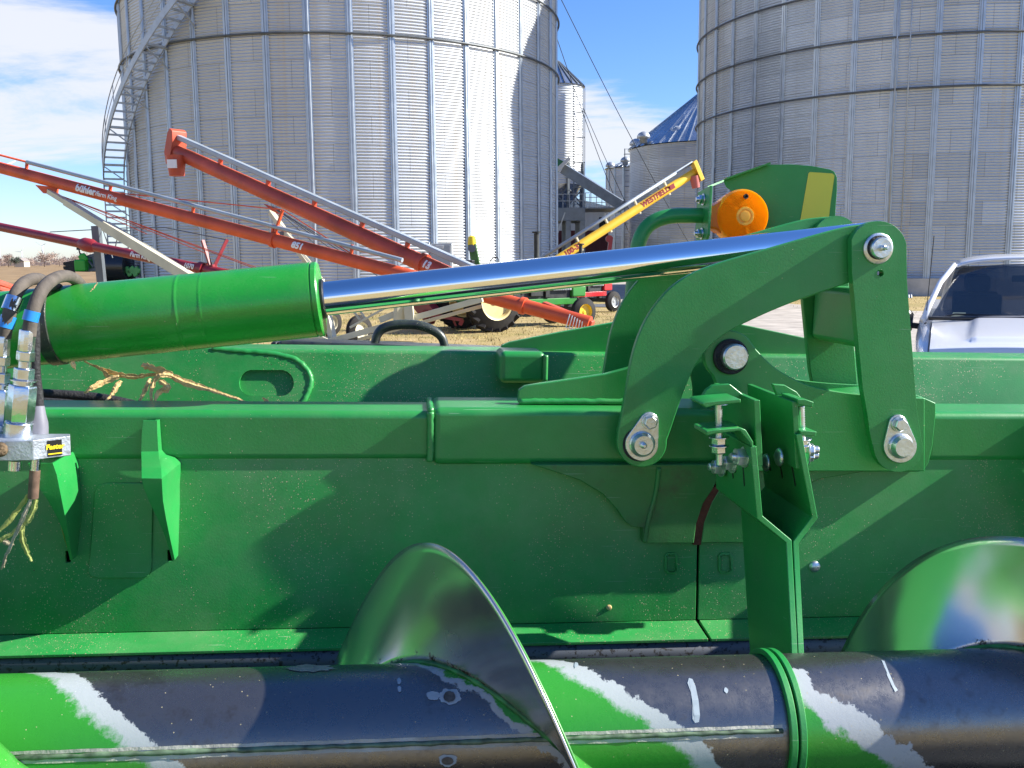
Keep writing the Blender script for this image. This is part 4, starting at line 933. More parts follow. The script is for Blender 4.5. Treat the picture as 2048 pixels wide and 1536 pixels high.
mb = MB(); mb.bar(W(158, 500, 43.6), W(162, 515, 43.6), 0.05); mb.box((W(155, 500, 43.6).x, 43.5, W(155, 500, 43.6).z), (W(162, 495, 43.6).x, 43.7, W(162, 495, 43.6).z)); mb.bar(W(161, 507, 43.6), W(173, 514, 43.6), .06); mb.build('marker', M['engine'], fm_)
mb = MB(); c0, c1 = W(255, 556, 43.8), W(283, 530, 43.8)
for i in range(6): mb.bar(W(252+i*5, 534+(i % 2)*6, 43.7), W(262+i*4, 552-(i % 3)*5, 43.7), 0.22)
mb.build('row_unit', mat('pale_green_paint', (0.10, 0.42, 0.10), 0.4), fm_, bevel=0.04)
mb = MB(); mb.box((a.x-0.3, 43.9, 0.02), (b.x+0.3, 44.5, 0.55)); 
for x_ in (a.x, b.x): mb.bar((x_, 44.2, 0.3), (x_, 44.2, W(212, 545, 44).z), 0.2)
mb.build('stand', M['engine'], fm_)
# rusty sheet edge at the far left
mb = MB(); P = spline([W(-60, 558, 12), W(-10, 565, 12), W(25, 576, 12.2), W(60, 586, 12.6)], 5); mb.tube(P, 0.05, 10); mb.tube([p-Vector((0, 0, 0.07)) for p in P], 0.05, 10); mb.bar(P[0], Vector((P[0].x, 12, 0)), 0.1)
tag(mb.build('auger_hopper', M['red_b'], loc=Vector((P[0].x, 12, 0))), 'dull red curved hopper rim at the far left edge beside the hoses', 'hopper')

# ================================================================== PICKUP TRUCK
M['white_car'] = mat('white_car_paint', (0.74, 0.75, 0.77), 0.22, 0, 0.9, 0.5)
M['glass'] = mat('windscreen_glass', (0.012, 0.022, 0.036), 0.03, 0, 0.3, 0.6); M['glass'].node_tree.nodes['Principled BSDF'].inputs['Alpha'].default_value = 0.80
M['seat'] = mat('dark_grey_upholstery', (0.05, 0.05, 0.055), 0.8, 0, 0, 0.3, 0.2, 10)
M['trim_black'] = mat('black_plastic_trim', (0.012, 0.012, 0.014), 0.35, 0, 0.2)
def truck():
    Tc = Vector((4.62, 8.10, 0))
    yaw = rad(-25)
    mw = Matrix.Translation(Tc) @ Matrix.Rotation(yaw, 4, 'Z')
    t = empty('pickup_truck', Tc, 'white pickup truck parked behind the header at the right edge', 'pickup truck')
    def loft(secs, nb=8):
        """secs: (y, half width, z bottom, z top, corner, crown)"""
        rows = []
        for y, hw_, zb, zt, c, cr in secs:
            row = [(-hw_, y, zb)]
            row.append((-hw_*1.01, y, (zb+zt)/2))
            for k in range(nb+1):
                a = math.pi-(math.pi/2)*k/nb; row.append((-hw_+c+c*math.cos(a), y, zt-c+c*math.sin(a)-cr))
            for k in range(1, 12):
                u_ = -1+2*k/12; xx = u_*(hw_-c); row.append((xx, y, zt-cr*(u_*u_)))
            for k in range(nb+1):
                a = math.pi/2-(math.pi/2)*k/nb; row.append((hw_-c+c*math.cos(a), y, zt-c+c*math.sin(a)-cr))
            row.append((hw_*1.01, y, (zb+zt)/2)); row.append((hw_, y, zb))
            rows.append([mw @ Vector(p) for p in row])
        return rows
    body = MB().grid(loft([(0.0, 0.90, 0.5, 1.06, .07, .05), (0.10, 0.94, 0.42, 1.13, .09, .05), (0.5, 0.99, 0.42, 1.225, .11, .05), (1.0, 1.01, 0.42, 1.30, .12, .05), (1.5, 1.01, 0.42, 1.34, .12, .04), (2.4, 1.01, 0.42, 1.33, .10, .0), (3.6, 1.01, 0.42, 1.30, .10, .0), (5.8, 1.0, 0.42, 1.34, .06, .0), (5.85, 0.98, 0.42, 1.30, .06, .0)]))
    bo = body.build('body', M['white_car'], t, smooth=True)
    mb = MB().box((-0.95, 0.02, 0.45), (0.95, 5.8, 0.5)); fr = MB(); fr.add([mw @ p for p in mb.v], mb.f)
    k = MB().box((-0.92, -0.04, 0.55), (0.92, 0.0, 1.045)); fr.add([mw @ p for p in k.v], k.f); fr.build('grille', M['trim_black'], t, bevel=0.02)
    # bonnet panel with a raised centre
    hz = lambda x, y: 1.145+0.20*min(1, y/1.35)**0.8-0.045*(x/0.9)**2+(0.028 if abs(x) < 0.52-0.06*y and y > 0.28 else (0.028*max(0, 1-(abs(x)-(0.52-0.06*y))/0.06) if y > 0.28 else 0.028*max(0, (y-0.2)/0.08)*(1 if abs(x) < 0.5 else 0)))
    rows = []
    for j in range(40):
        y = -0.03+1.42*j/39; rows.append([mw @ Vector((x, y, (hz(x, y)+0.012) if y > 0.03 else hz(x, 0.03)-0.06+y)) for x in [-0.86+1.72*i/60 for i in range(61)]])
    MB().grid(rows).build('bonnet', M['white_car'], t, smooth=True)
    gapm = MB(); 
    for s_ in (-1, 1): gapm.tube([mw @ Vector((s_*0.872, y, hz(0.86, y)-0.004)) for y in [0.0+0.1*i for i in range(14)]], 0.006, 5)
    gapm.build('panel_gap', M['trim_black'], bo)
    # cab
    zr = 1.99
    P = lambda x, y, z: mw @ Vector((x, y, z))
    roof = MB(); rows = []
    for j in range(16):
        y = 2.06+1.7*j/15; e = 0.05*((j-7.5)/7.5)**4
        rows.append([P(x, y, zr-0.045*(x/0.66)**2-0.04*abs(x/0.66)**6-e) for x in [-0.67+1.34*i/20 for i in range(21)]])
    roof.grid(rows).build('roof', M['white_car'], t, smooth=True, thick=0.02)
    ws = MB(); rows = []
    for j in range(9):
        f_ = j/8; y = 1.30+0.78*f_; z = 1.34+(1.84-1.34)*f_; hw_ = 0.88-(0.88-0.62)*f_
        rows.append([P(hw_*u_, y+0.10*u_*u_-0.06, z+0.05*f_*(1-u_*u_)) for u_ in [-1+2*i/16 for i in range(17)]])
    ws.grid(rows).build('windscreen', M['glass'], t, smooth=True)
    for s_ in (-1, 1):
        pl = MB(); pl.tube([P(s_*0.95, 1.28, 1.31), P(s_*0.90, 1.46, 1.46), P(s_*0.81, 1.78, 1.69), P(s_*0.685, 2.06, 1.865), P(s_*0.67, 2.5, 1.88), P(s_*0.67, 3.7, 1.87), P(s_*0.80, 3.9, 1.30)], 0.030, 10); pl.build('pillar', M['white_car'], t, smooth=True)
        sg = MB(); sg.grid([[P(s_*0.93, 1.5, 1.28), P(s_*0.93, 2.6, 1.30), P(s_*0.93, 3.8, 1.31)], [P(s_*0.76, 2.06, 1.85), P(s_*0.745, 2.7, 1.87), P(s_*0.745, 3.7, 1.86)]]); sg.build('side_window', M['glass'], t)
        mr = MB(); mr.lathe(P(s_*1.16, 1.62, 1.16), (0, 0, 1), [(0, 0.08), (0.03, 0.10), (0.20, 0.11), (0.24, 0.08)], 16); mr.bar(P(s_*0.95, 1.7, 1.22), P(s_*1.1, 1.65, 1.24), 0.06); mr.build('wing_mirror', M['trim_black'], t, smooth=True, angle=40)
    bw = MB(); bw.grid([[P(-0.78, 3.86, 1.3), P(0.78, 3.86, 1.3)], [P(-0.68, 3.74, 1.85), P(0.68, 3.74, 1.85)]]); bw.build('rear_window', M['glass'], t)
    ca = MB(); ca.tube([P(-0.90, 1.26, 1.34), P(0, 1.2, 1.36), P(0.90, 1.26, 1.34)], 0.02, 8); ca.build('cowl', M['trim_black'], t, smooth=True)
    k = MB()
    for s_ in (-1, 1):
        for y_ in (2.45, 3.35):
            for a_, c_ in (((s_*0.42-0.25, y_, 0.9), (s_*0.42+0.25, y_+0.14, 1.55)), ((s_*0.42-0.13, y_+0.02, 1.57), (s_*0.42+0.13, y_+0.12, 1.76))):
                q = MB().box(a_, c_); sm_ = MB(); sm_.add([mw @ p for p in q.v], q.f); sm_.build('seat', M['seat'], t, bevel=0.04)
    q = MB().box((-0.85, 1.5, 1.05), (0.85, 1.85, 1.33)); k.add([mw @ p for p in q.v], q.f); k.build('dashboard', M['seat'], t, bevel=0.05)
    k = MB(); c = P(0.42, 2.0, 1.30); k.tube([c+(mw.to_3x3() @ Vector((0.19*math.cos(i*math.pi/12), 0.06*math.sin(i*math.pi/12), 0.18*math.sin(i*math.pi/12)))) for i in range(25)], 0.014, 6); k.build('steering_wheel', M['trim_black'], t, smooth=True)
    k = MB(); q = MB().box((-0.12, 1.92, 1.70), (0.12, 1.95, 1.77)); k.add([mw @ p for p in q.v], q.f); k.build('rear_mirror', M['trim_black'], t, bevel=0.01)
    wp = MB()
    for x0_, x1_ in ((-0.75, -0.05), (0.0, 0.72)): wp.tube([P(x0_, 1.27, 1.36), P(x0_+0.1, 1.31, 1.385), P(x1_, 1.30, 1.375)], 0.009, 6)
    wp.build('wiper', M['trim_black'], t)
    an = MB(); b_ = P(-0.93, 1.36, 1.24); an.tube([b_, b_+Vector((0.045, 0, 0.95))], 0.0045, 5); an.tube([b_, b_+Vector((0.002, 0, 0.05))], 0.014, 8); an.build('aerial', M['trim_black'], t)
    st = MB()
    for x, y_, z_ in ((-0.70, 1.62, 1.36),):
        st.grid([[P(x, y_-0.33, z_-0.035), P(x+0.13, y_-0.34, z_-0.035)], [P(x+0.03, y_-0.255, z_+0.04), P(x+0.15, y_-0.26, z_+0.04)]])
    st.build('windscreen_sticker', mat('paper_tag', (0.35, 0.38, 0.25), 0.6), t)
    for s_ in (-1, 1):
        for y_ in (1.0, 4.5): wheel(t, P(s_*0.86, y_, 0.40), mw.to_3x3() @ Vector((1, 0, 0)), 0.40, 0.27, 0.24, M['zinc'])
    lt = MB()
    for s_ in (-1, 1): lt.add([mw @ p for p in MB().box((s_*0.8-0.13, -0.03, 0.85), (s_*0.8+0.13, 0.03, 1.02)).v], MB().box((0, 0, 0), (1, 1, 1)).f)
    lt.build('headlight', M['grille'], t, bevel=0.02)
truck()

# ================================================================== FAR TREES, HOUSE, TURBINES
M['bark'] = mat('bare_tree_bark', (0.16, 0.12, 0.10), 0.9)
M['twig'] = mat('bare_twigs', (0.36, 0.27, 0.22), 0.9, 0, 0, 0.2, 0.3, 0.3)
M['needle'] = mat('conifer_needles', (0.06, 0.085, 0.06), 0.9, 0, 0, 0.2, 0.3, 0.3)
def far_tree(px, D, hgt, wid, m, label, name='tree', n=1300):
    base = G(px, 515+CAM_H*FPX/D) if False else Vector((W(px, 515, D).x, D, 0))
    t = empty(name, base, label, 'tree', 'far trees')
    tr = MB(); tr.tube([base, base+Vector((0, 0, hgt*0.45)), base+Vector((wid*0.04, 0, hgt*0.85))], [hgt*0.03, hgt*0.02, hgt*0.006], 8)
    for k in range(9):
        a = random.uniform(0, 6.28); z0 = hgt*random.uniform(0.25, 0.6); l_ = wid*random.uniform(0.25, 0.5)
        tr.tube([base+Vector((0, 0, z0)), base+Vector((math.cos(a)*l_, math.sin(a)*l_, z0+hgt*random.uniform(0.15, 0.38)))], [hgt*0.011, hgt*0.003], 5)
    tr.build('trunk', M['bark'], t, smooth=True)
    cr = MB(); clumps = [(Vector((random.gauss(0, .22)*wid, random.gauss(0, .22)*wid, hgt*random.uniform(0.38, 0.85))), random.uniform(.14, .26)*wid) for _ in range(13)]
    for i in range(n):
        c, r_ = random.choice(clumps); p = base+c+Vector((random.gauss(0, .45), random.gauss(0, .45), random.gauss(0, .42)))*r_
        if p.z < hgt*0.2: continue
        l_ = hgt*random.uniform(0.05, 0.11); d = Vector((random.uniform(-1, 1), random.uniform(-1, 1), random.uniform(-.2, 1))).normalized()*l_
        s_ = Vector((random.uniform(-1, 1), random.uniform(-1, 1), random.uniform(-1, 1))).normalized()*l_*0.28
        cr.add([p-s_, p+s_, p+d], [(0, 1, 2)])
    cr.build('crown', m, t)
far_tree(88, 330, 5.6, 7.0, M['twig'], 'roundest bare brown tree standing highest on the horizon')
far_tree(16, 330, 4.6, 5.0, M['twig'], 'bare brown tree at the far left of the horizon')
far_tree(28, 320, 3.6, 4.0, M['needle'], 'dark green conifer beside the pale farmhouse')
far_tree(55, 360, 3.6, 6.0, M['twig'], 'low bare tree right of the pale farmhouse')
far_tree(118, 350, 3.8, 8.0, M['twig'], 'low wide bare tree right of the roundest one')
far_tree(150, 340, 4.2, 8.0, M['twig'], 'bare tree directly behind the lattice arm')
far_tree(180, 330, 4.8, 7.5, M['twig'], 'bare tree behind the dark post of the maroon auger')
far_tree(2, 380, 3.8, 6.0, M['twig'], 'low bare tree cut by the left edge of the picture')
hs = empty('farmhouse', (W(44, 515, 335).x, 335, 0), 'tiny pale farmhouse among the trees on the horizon', 'house')
hx = W(44, 515, 335).x
MB().box((hx-1.6, 333, 0), (hx+1.6, 337, 2.0)).build('wall', mat('pale_siding', (0.55, 0.50, 0.40), 0.8), hs)
MB().prism([(hx-1.8, 332.7, 2.0), (hx+1.8, 332.7, 2.0), (hx, 332.7, 3.2)], [(hx-1.8, 337.3, 2.0), (hx+1.8, 337.3, 2.0), (hx, 337.3, 3.2)]).build('roof', mat('grey_roof', (0.25, 0.22, 0.2), 0.9), hs)
M['turb'] = mat('hazed_turbine', (0.50, 0.56, 0.62), 0.6)  # pale blue-grey: distance haze painted into the turbine colour
def turbine(px, D, hub_py, r_, tw, label, blen):
    x = W(px, 515, D).x; zz_ = zat(hub_py, D); t = empty('wind_turbine', (x, D, 0), label, 'wind turbine', 'wind turbines')
    MB().tube([(x, D, 0), (x, D, zz_)], [tw, tw*0.6], 14).build('tower', M['turb'], t, smooth=True)
    MB().lathe((x, D-2, zz_), (0, 1, 0), [(-2, 0.3*tw), (-1, tw), (5, tw), (6, 0.3*tw)], 12).build('nacelle', M['turb'], t, smooth=True)
    for k in range(3):
        a = r_+k*2.094; d = Vector((math.cos(a), 0, math.sin(a))); MB().tube([Vector((x, D-3, zz_)), Vector((x, D-3, zz_))+d*blen*0.3, Vector((x, D-3, zz_))+d*blen], [tw*0.4, tw*0.55, tw*0.1], 6).build('blade', M['turb'], t, smooth=True)
turbine(-8, 900, 340, 0.4, 4.5, 'big pale wind turbine tower at the left edge of the picture', 30)
turbine(87, 2400, 484, 0.5, 1.3, 'tiny wind turbine above the roundest bare tree', 20)
turbine(44, 2600, 496, 1.0, 1.2, 'tiny wind turbine above the pale farmhouse', 18)
# row of low scrub far off
mb = MB()
for i in range(2600):
    x = random.uniform(-260, -40); y = 380+random.uniform(0, 30); z_ = random.uniform(0, 3.6)*random.uniform(0.35, 1); s_ = random.uniform(0.3, 0.8)
    mb.add([(x-s_, y, z_), (x+s_, y, z_), (x+random.uniform(-1, 1)*s_, y+.3, z_+s_*1.3)], [(0, 1, 2)])
tag(mb.build('scrub', M['twig']), 'brown line of scrub along the far edge of the field', 'scrub', kind='stuff')
# ================================================================== THE FOLDED CORN HEADER
HD = empty('corn_header', None, 'green folded corn header with fold cylinder, linkage and auger filling the foreground', 'crop header', mtx=HM)
def hb_(mb, name, m, parent=None, **k): return mb.build(name, m, parent or HD, world=False, **k)
def poly(pts, v): return [h(x, y, v) for x, y in pts]
def plate(name, pts, v0, v1, m, parent=None, bevel=0.0018, holes=(), dw=0.0, **k):
    f = poly(pts, v0); b = [Vector((p.x, v1, p.z)) for p in f]
    hf = [poly(x, v0) for x in holes]; hbk = [[Vector((p.x, v1, p.z)) for p in x] for x in hf]
    if dw:
        for lst in [f, b]+hf+hbk:
            for p in lst: p.z += dw
    mb = MB(); mb.prism(f, b, hf, hbk)
    return hb_(mb, name, m, parent, bevel=bevel, **k)
def hitp(px, py, p0, n, off=0.0):
    d = ray(px, py); dl = Vector((d.dot(hu), d.dot(hv), d.dot(hw))); o_ = Vector((0, -WALL_D, WOFF))
    return o_+dl*((off+(p0-o_).dot(n))/dl.dot(n))
def ppoly(pts, P, off): return [hitp(x, y, P[0], P[1], off) for x, y in pts]
def pprism(pts, P, o0, o1, holes=()):
    f = ppoly(pts, P, o0); k = [p+P[1]*(o1-o0) for p in f]
    hf = [ppoly(x, P, o0) for x in holes]; hk = [[p+P[1]*(o1-o0) for p in x] for x in hf]
    return MB().prism(f, k, hf, hk)
def v_for(px, py, u_):
    lo, hi = -0.6, 0.4
    for _ in range(40):
        m_ = (lo+hi)/2
        if (h(px, py, m_).x-u_)*(1 if px < 824 else -1) > 0: lo = m_
        else: hi = m_
    return (lo+hi)/2
UL, UR = -1.7, 2.6
# --- back panel and lip
VW = -0.068; w_fold = h(600, 1257, VW).z; w_top = h(600, 922, -0.05).z+0.03; lip_v = VW-0.05; w_lip = h(600, 1297, lip_v).z
bw_b = h(600, 922, -0.05).z
wa_, wb_ = Vector((0, -0.0455, bw_b+0.004)), Vector((0, VW, w_fold)); wn = Vector((0, -(wa_.z-wb_.z), (wa_.y-wb_.y))).normalized(); WP = (wb_, wn)
uj = hitp(1393, 1150, *WP).x; uj2 = hitp(1398, 1150, *WP).x
def wall_piece(ua, ub, holes):
    f = [Vector((ua, wb_.y, wb_.z)), Vector((ub, wb_.y, wb_.z)), Vector((ub, wa_.y, wa_.z)), Vector((ua, wa_.y, wa_.z))]
    k = [p-wn*0.006 for p in f]
    hf = [ppoly(x, WP, 0) for x in holes]
    return MB().prism(f, k, hf, [[p-wn*0.006 for p in x] for x in hf])
sq = lambda a, b, c, d: [(a, b), (c, b), (c, d), (a, d)]
hb_(wall_piece(UL, uj, [sq(335, 1100, 345, 1122), sq(131, 1102, 141, 1125)]), 'back_panel', M['green_dusty'], bevel=0.001)
hb_(wall_piece(uj2, UR, []), 'back_panel', M['green_dusty'], bevel=0.001)
MB().add([Vector((UL, wb_.y+.03, wb_.z-.03)), Vector((UR, wb_.y+.03, wb_.z-.03)), Vector((UR, wa_.y+.03, wa_.z-.01)), Vector((UL, wa_.y+.03, wa_.z-.01))], [(0, 1, 2, 3)]).build('joint_shade_sheet', M['dark'], HD, world=False)  # added dark sheet, stands in for the shade inside the panel joint
def lip(ua, ub, uc, ud):
    t = 0.005; w2 = w_lip
    f = [Vector((ua, VW, w_fold)), Vector((ub, VW, w_fold)), Vector((ud, lip_v, w2)), Vector((uc, lip_v, w2))]
    return MB().prism(f, [p-Vector((0, 0, t)) for p in f])
hb_(lip(UL, uj, UL, h(1416, 1285, lip_v).x), 'panel_lip', M['green_dusty'], bevel=0.001)
hb_(lip(uj2+0.002, UR, h(1422, 1284, lip_v).x, UR), 'panel_lip', M['green_dusty'], bevel=0.001)
VA, WA, RT, RF = -0.41, 1.393, 0.078, 0.221
tv, tw_ = lip_v+0.004-VA, w_lip-0.006-WA; TR = math.hypot(tv, tw_); ta = math.degrees(math.atan2(tv, tw_)); rows = []
for k in range(41):
    a = rad(ta+k*4.0); rows.append([Vector((u_, VA+TR*math.sin(a), WA+TR*math.cos(a))) for u_ in (UL, UR)])
hb_(MB().grid(rows), 'trough', M['trough'], smooth=True, thick=0.004)
MB().box((UL, -1.35, 1.05), (UR, -0.72, 1.08)).build('reflection_blocker', M['black_dusty'], HD, world=False)  # unseen dark plate added below frame to block ground reflections in the pipe
MB().box((UL, lip_v+0.012, w_lip-0.02), (UR, wb_.y+0.035, w_lip-0.016)).build('lip_shade_strip', M['dark'], HD, world=False)  # added dark strip so the lip joint looks shaded, not bright
# raised rounded cover plate and mounting slots on the panel
hb_(pprism([(188, 985), (196, 970), (214, 966), (285, 966), (302, 972), (306, 990), (303, 1128), (302, 1142), (296, 1154), (284, 1157), (195, 1157), (180, 1153), (175, 1142), (178, 1128)], WP, 0.0035, 0.0), 'cover_plate', M['green_dusty'], bevel=0.003)
for x0_, x1_ in ((1329, 1357), (1437, 1467)):
    hb_(pprism([(x0_, 1112), (x0_+6, 1105), (x1_-6, 1105), (x1_, 1112), (x1_, 1141), (x1_-6, 1148), (x0_+6, 1148), (x0_, 1141)], WP, 0.003, 0.0, [[(x0_+5, 1113), (x0_+9, 1110), (x1_-9, 1110), (x1_-5, 1113), (x1_-5, 1139), (x1_-9, 1143), (x0_+9, 1143), (x0_+5, 1139)]]), 'mounting_slot', M['green_tube'], bevel=0.002)
def dome(px, py, v, r_px, name='rivet', m=None, parent=None, flat=0.55):
    c = hitp(px, py, *WP); r_ = r_px/FPX*(c.y+WALL_D)
    mb = MB(); mb.lathe(c, wn, [(0, r_)]+[(r_*flat*math.sin(rad(a)), r_*math.cos(rad(a))) for a in (15, 35, 55, 75, 90)], 20)
    return hb_(mb, name, m or M['zinc'], parent, smooth=True, angle=60)
dome(1629, 1133, VW, 13); dome(1218, 1215, VW, 6, m=M['husk'])

# --- front beam, sleeve, right beam
p0 = h(600, 830, -0.05); p1 = h(600, 922, -0.05); bw_t, bw_b = p0.z+0.006, p1.z
ue = h(868, 870, -0.05).x
hb_(MB().box((UL, -0.05, bw_b), (ue, 0.056, bw_t)), 'front_beam', M['green_tube'], bevel=0.012, seg=4)
us0, us1 = h(864, 870, -0.058).x, h(1450, 870, -0.058).x
hb_(MB().box((us0, -0.058, bw_b-0.006), (us1, 0.066, bw_t+0.007)), 'beam_sleeve', M['green'], bevel=0.013, seg=4)
ws = MB(); 
P = [Vector((us0, -0.056, bw_b-0.004+0.01*i*(bw_t-bw_b+0.009)/0.1*1.0)) for i in range(11)]
ws.tube([Vector((us0-0.002+random.uniform(-.0008, .0008), -0.054, bw_b+(bw_t-bw_b)*i/24)) for i in range(25)], 0.0055, 8)
ws.tube([Vector((us0-0.002+random.uniform(-.0008, .0008), -0.054+0.11*i/20, bw_t+0.002)) for i in range(21)], 0.005, 8)
hb_(ws, 'weld_bead', M['green'], smooth=True)
hb_(MB().box((h(1855, 870, -0.05).x, -0.05, bw_b-0.004), (UR, 0.056, bw_t+0.002)), 'right_beam', M['green_tube'], bevel=0.012, seg=4)
# hinge block at the right
plate('hinge_block', [(1722, 800), (1835, 790), (1872, 806), (1872, 830), (1866, 890), (1858, 925), (1850, 938), (1838, 944), (1722, 944)], -0.066, 0.07, M['green'])
# hanging gusset under the beam
G1 = [(1062, 929), (1110, 944), (1160, 961), (1205, 988), (1235, 1020), (1250, 1043), (1263, 1054), (1286, 1056), (1286, 1087), (1388, 1087), (1393, 1048), (1406, 1008), (1426, 978), (1438, 952), (1438, 929)]
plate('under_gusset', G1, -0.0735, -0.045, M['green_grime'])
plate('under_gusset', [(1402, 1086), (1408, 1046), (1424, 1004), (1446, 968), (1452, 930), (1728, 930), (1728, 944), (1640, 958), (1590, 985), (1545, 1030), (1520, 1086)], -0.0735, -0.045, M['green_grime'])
plate('rust_strip', [(1387, 1090), (1392, 1046), (1406, 1006), (1425, 976), (1447, 966), (1424, 1006), (1409, 1046), (1402, 1090)], -0.0725, -0.060, M['rust'], bevel=0)
MB_w = MB(); MB_w.tube([h(x, y, -0.0745) for x, y in spline([(1318, 935), (1312, 985), (1300, 1030), (1294, 1056), (1290, 1084)], 6)], 0.004, 8); hb_(MB_w, 'weld_bead', M['green_grime'], smooth=True)
# stiffening blades under the beam at the left
def blade(front, xw, yb, step=False, name='stiffener_blade'):
    """curved blade standing off the panel; front = its front edge in the picture, xw = column where it meets the panel"""
    u_ = hitp(xw, 935, *WP).x
    fr = [h(x, y, v_for(x, y, u_)) for x, y in front]
    if step: fr[0].y = -0.056; fr.insert(1, Vector((u_, -0.056, fr[1].z+0.004)))
    wv = lambda w: wb_.y+(w-wb_.z)*(wa_.y-wb_.y)/(wa_.z-wb_.z)
    fr = [Vector((u_, min(p.y, wv(p.z)), p.z)) for p in fr]
    zb = fr[-1].z; prof = fr+[Vector((u_, wv(zb)+0.002, zb)), Vector((u_, wa_.y+0.004, bw_b-0.003)), Vector((u_, -0.0505, bw_b-0.003)), Vector((u_, -0.0505, fr[0].z))]
    return hb_(MB().prism([p-Vector((0.008, 0, 0)) for p in prof], prof), name, M['green'], bevel=0.0015)
def curve2(pts): return [tuple(p) for p in spline(pts, 3)]
def folded_blade(rows_, name='stiffener_blade'):
    """folded stiffener: a flange facing forward and a web that runs back to the panel; rows = (y, x flange edge, x fold, distance)"""
    rows = []
    for y, xf, xm, d in rows_:
        F = h(xf, y, d-WALL_D); M_ = h(xm, y, d-WALL_D); z = M_.z
        vw_ = -0.0515 if z > bw_b+0.001 else wb_.y+(z-wb_.z)*(wa_.y-wb_.y)/(wa_.z-wb_.z)+0.002
        rows.append([F, M_, Vector((M_.x, max(vw_, M_.y+0.001), z))])
    return hb_(MB().grid(rows), name, M['green'], thick=0.006, bevel=0.0012)
yb_ = 922
folded_blade([(841, 287, 312, 1.388), (870, 284, 313, 1.386), (905, 283, 315, 1.384), (yb_, 283, 318, 1.365), (940, 283, 321, 1.325), (958, 284, 322, 1.302), (975, 289, 322.5, 1.305), (1000, 299, 324, 1.312), (1035, 316, 330, 1.325), (1065, 329, 336, 1.343), (1095, 339, 342.5, 1.362), (1118, 345, 347, 1.376)])
folded_blade([(926, 57, 104, 1.325), (950, 66, 112, 1.325), (975, 80, 117, 1.325), (1000, 98, 122, 1.328), (1035, 117, 129, 1.335), (1065, 129, 134.5, 1.348), (1095, 136, 139, 1.364), (1117, 141, 143, 1.376)])
blade([(2215, 842)]+curve2([(2215, 945), (2200, 1000), (2165, 1050), (2130, 1098), (2115, 1117)]), 2095, 1118)  # unseen blade added past the right edge to cast shade on the panel

# --- rear beam
rv = 0.30; rt = h(1000, 703, rv).z; 
rn = Vector((0, -math.cos(rad(17)), math.sin(rad(17)))); RP = (Vector((0, rv, rt)), rn); sl_b = 0.14*math.tan(rad(17))
sec = [(rv, rt), (rv-sl_b, rt-0.14), (rv+0.10, rt-0.14), (rv+0.10, rt)]
hb_(MB().prism([Vector((UL, a_, b_)) for a_, b_ in sec], [Vector((UR, a_, b_)) for a_, b_ in sec]), 'rear_beam', M['green_dusty'], bevel=0.008, seg=3)
bp = [(-40, 700), (300, 697), (430, 697), (480, 701), (540, 706), (588, 717), (614, 735), (625, 760), (619, 786), (604, 812), (-40, 812)]
sl_ = [(500+0, 740)]+[(570, 740)]+arc(562, 766, 26, -80, 80, 8)+[(502, 792)]+arc(504, 766, 26, 100, 260, 8)
hb_(pprism(bp, RP, 0.008, -0.002, [sl_]), 'boss_plate', M['green_dusty'], bevel=0.0015)
wb = MB(); pth = spline([(425, 698), (480, 703), (540, 708), (585, 718), (610, 736), (621, 760), (615, 786), (600, 812)], 8)
wb.tube([hitp(x+random.uniform(-1, 1), y+random.uniform(-.8, .8), RP[0], RP[1], 0.004) for x, y in pth], [0.0062+random.uniform(-.0006, .0006) for _ in pth], 8); hb_(wb, 'weld_bead', M['green'], smooth=True)
a = h(1000, 703, rv-0.09); b = h(1090, 768, rv-0.09)
hb_(MB().box((a.x, rv-0.09, b.z), (b.x, rv, a.z)), 'stub_box', M['green_tube'], bevel=0.011, seg=4)
wb = MB(); wb.tube([Vector((b.x, rv-0.088, a.z-0.006-(a.z-b.z-0.012)*i/12)) for i in range(13)], 0.005, 8); hb_(wb, 'weld_bead', M['green'], smooth=True)
plate('rear_gusset', [(1002, 706), (1003, 691), (1020, 684), (1120, 664), (1225, 645), (1330, 620), (1330, 706)], rv+0.02, rv+0.035, M['green'], bevel=0.002)
plate('rear_gusset', [(1440, 640), (1500, 652), (1580, 669), (1700, 695), (1700, 716), (1440, 716)], rv+0.02, rv+0.035, M['green'], bevel=0.002)
plate('front_gusset', [(1036, 806), (1038, 780), (1050, 772), (1080, 767), (1150, 757), (1210, 748), (1255, 736), (1300, 720), (1300, 806)], -0.020, -0.006, M['green'], bevel=0.002)
wb = MB(); wb.tube([h(1038+i*8, 803+random.uniform(-1, 1), -0.022) for i in range(28)], 0.005, 8); hb_(wb, 'weld_bead', M['green'], smooth=True)
# black cover bar with a loop handle behind the rear beam
bv = 0.46; a = h(552, 681, bv); b = h(1010, 712, bv)
mb = MB(); mb.prism([h(556, 681, bv), h(1030, 700, bv), h(1030, 730, bv), h(556, 730, bv)], [p+Vector((0, .09, 0)) for p in [h(556, 681, bv), h(1030, 700, bv), h(1030, 730, bv), h(556, 730, bv)]]); hb_(mb, 'cover_bar', M['black_dusty'], bevel=0.008)
mb = MB(); mb.prism(poly(sq(541, 684, 554, 720), bv+.01), [p+Vector((0, .06, 0)) for p in poly(sq(541, 684, 554, 720), bv+.01)]); hb_(mb, 'bar_end', M['black'], bevel=0.004)
hp = spline([(749, 700), (752, 676), (762, 660), (780, 652), (806, 649), (838, 651), (866, 661), (884, 676), (892, 704)], 6)
hb_(MB().tube([h(x, y, bv+.045) for x, y in hp], [0.0085+0.002*math.sin(math.pi*i/(len(hp)-1)) for i in range(len(hp))], 12), 'loop_handle', M['black_dusty'], smooth=True)

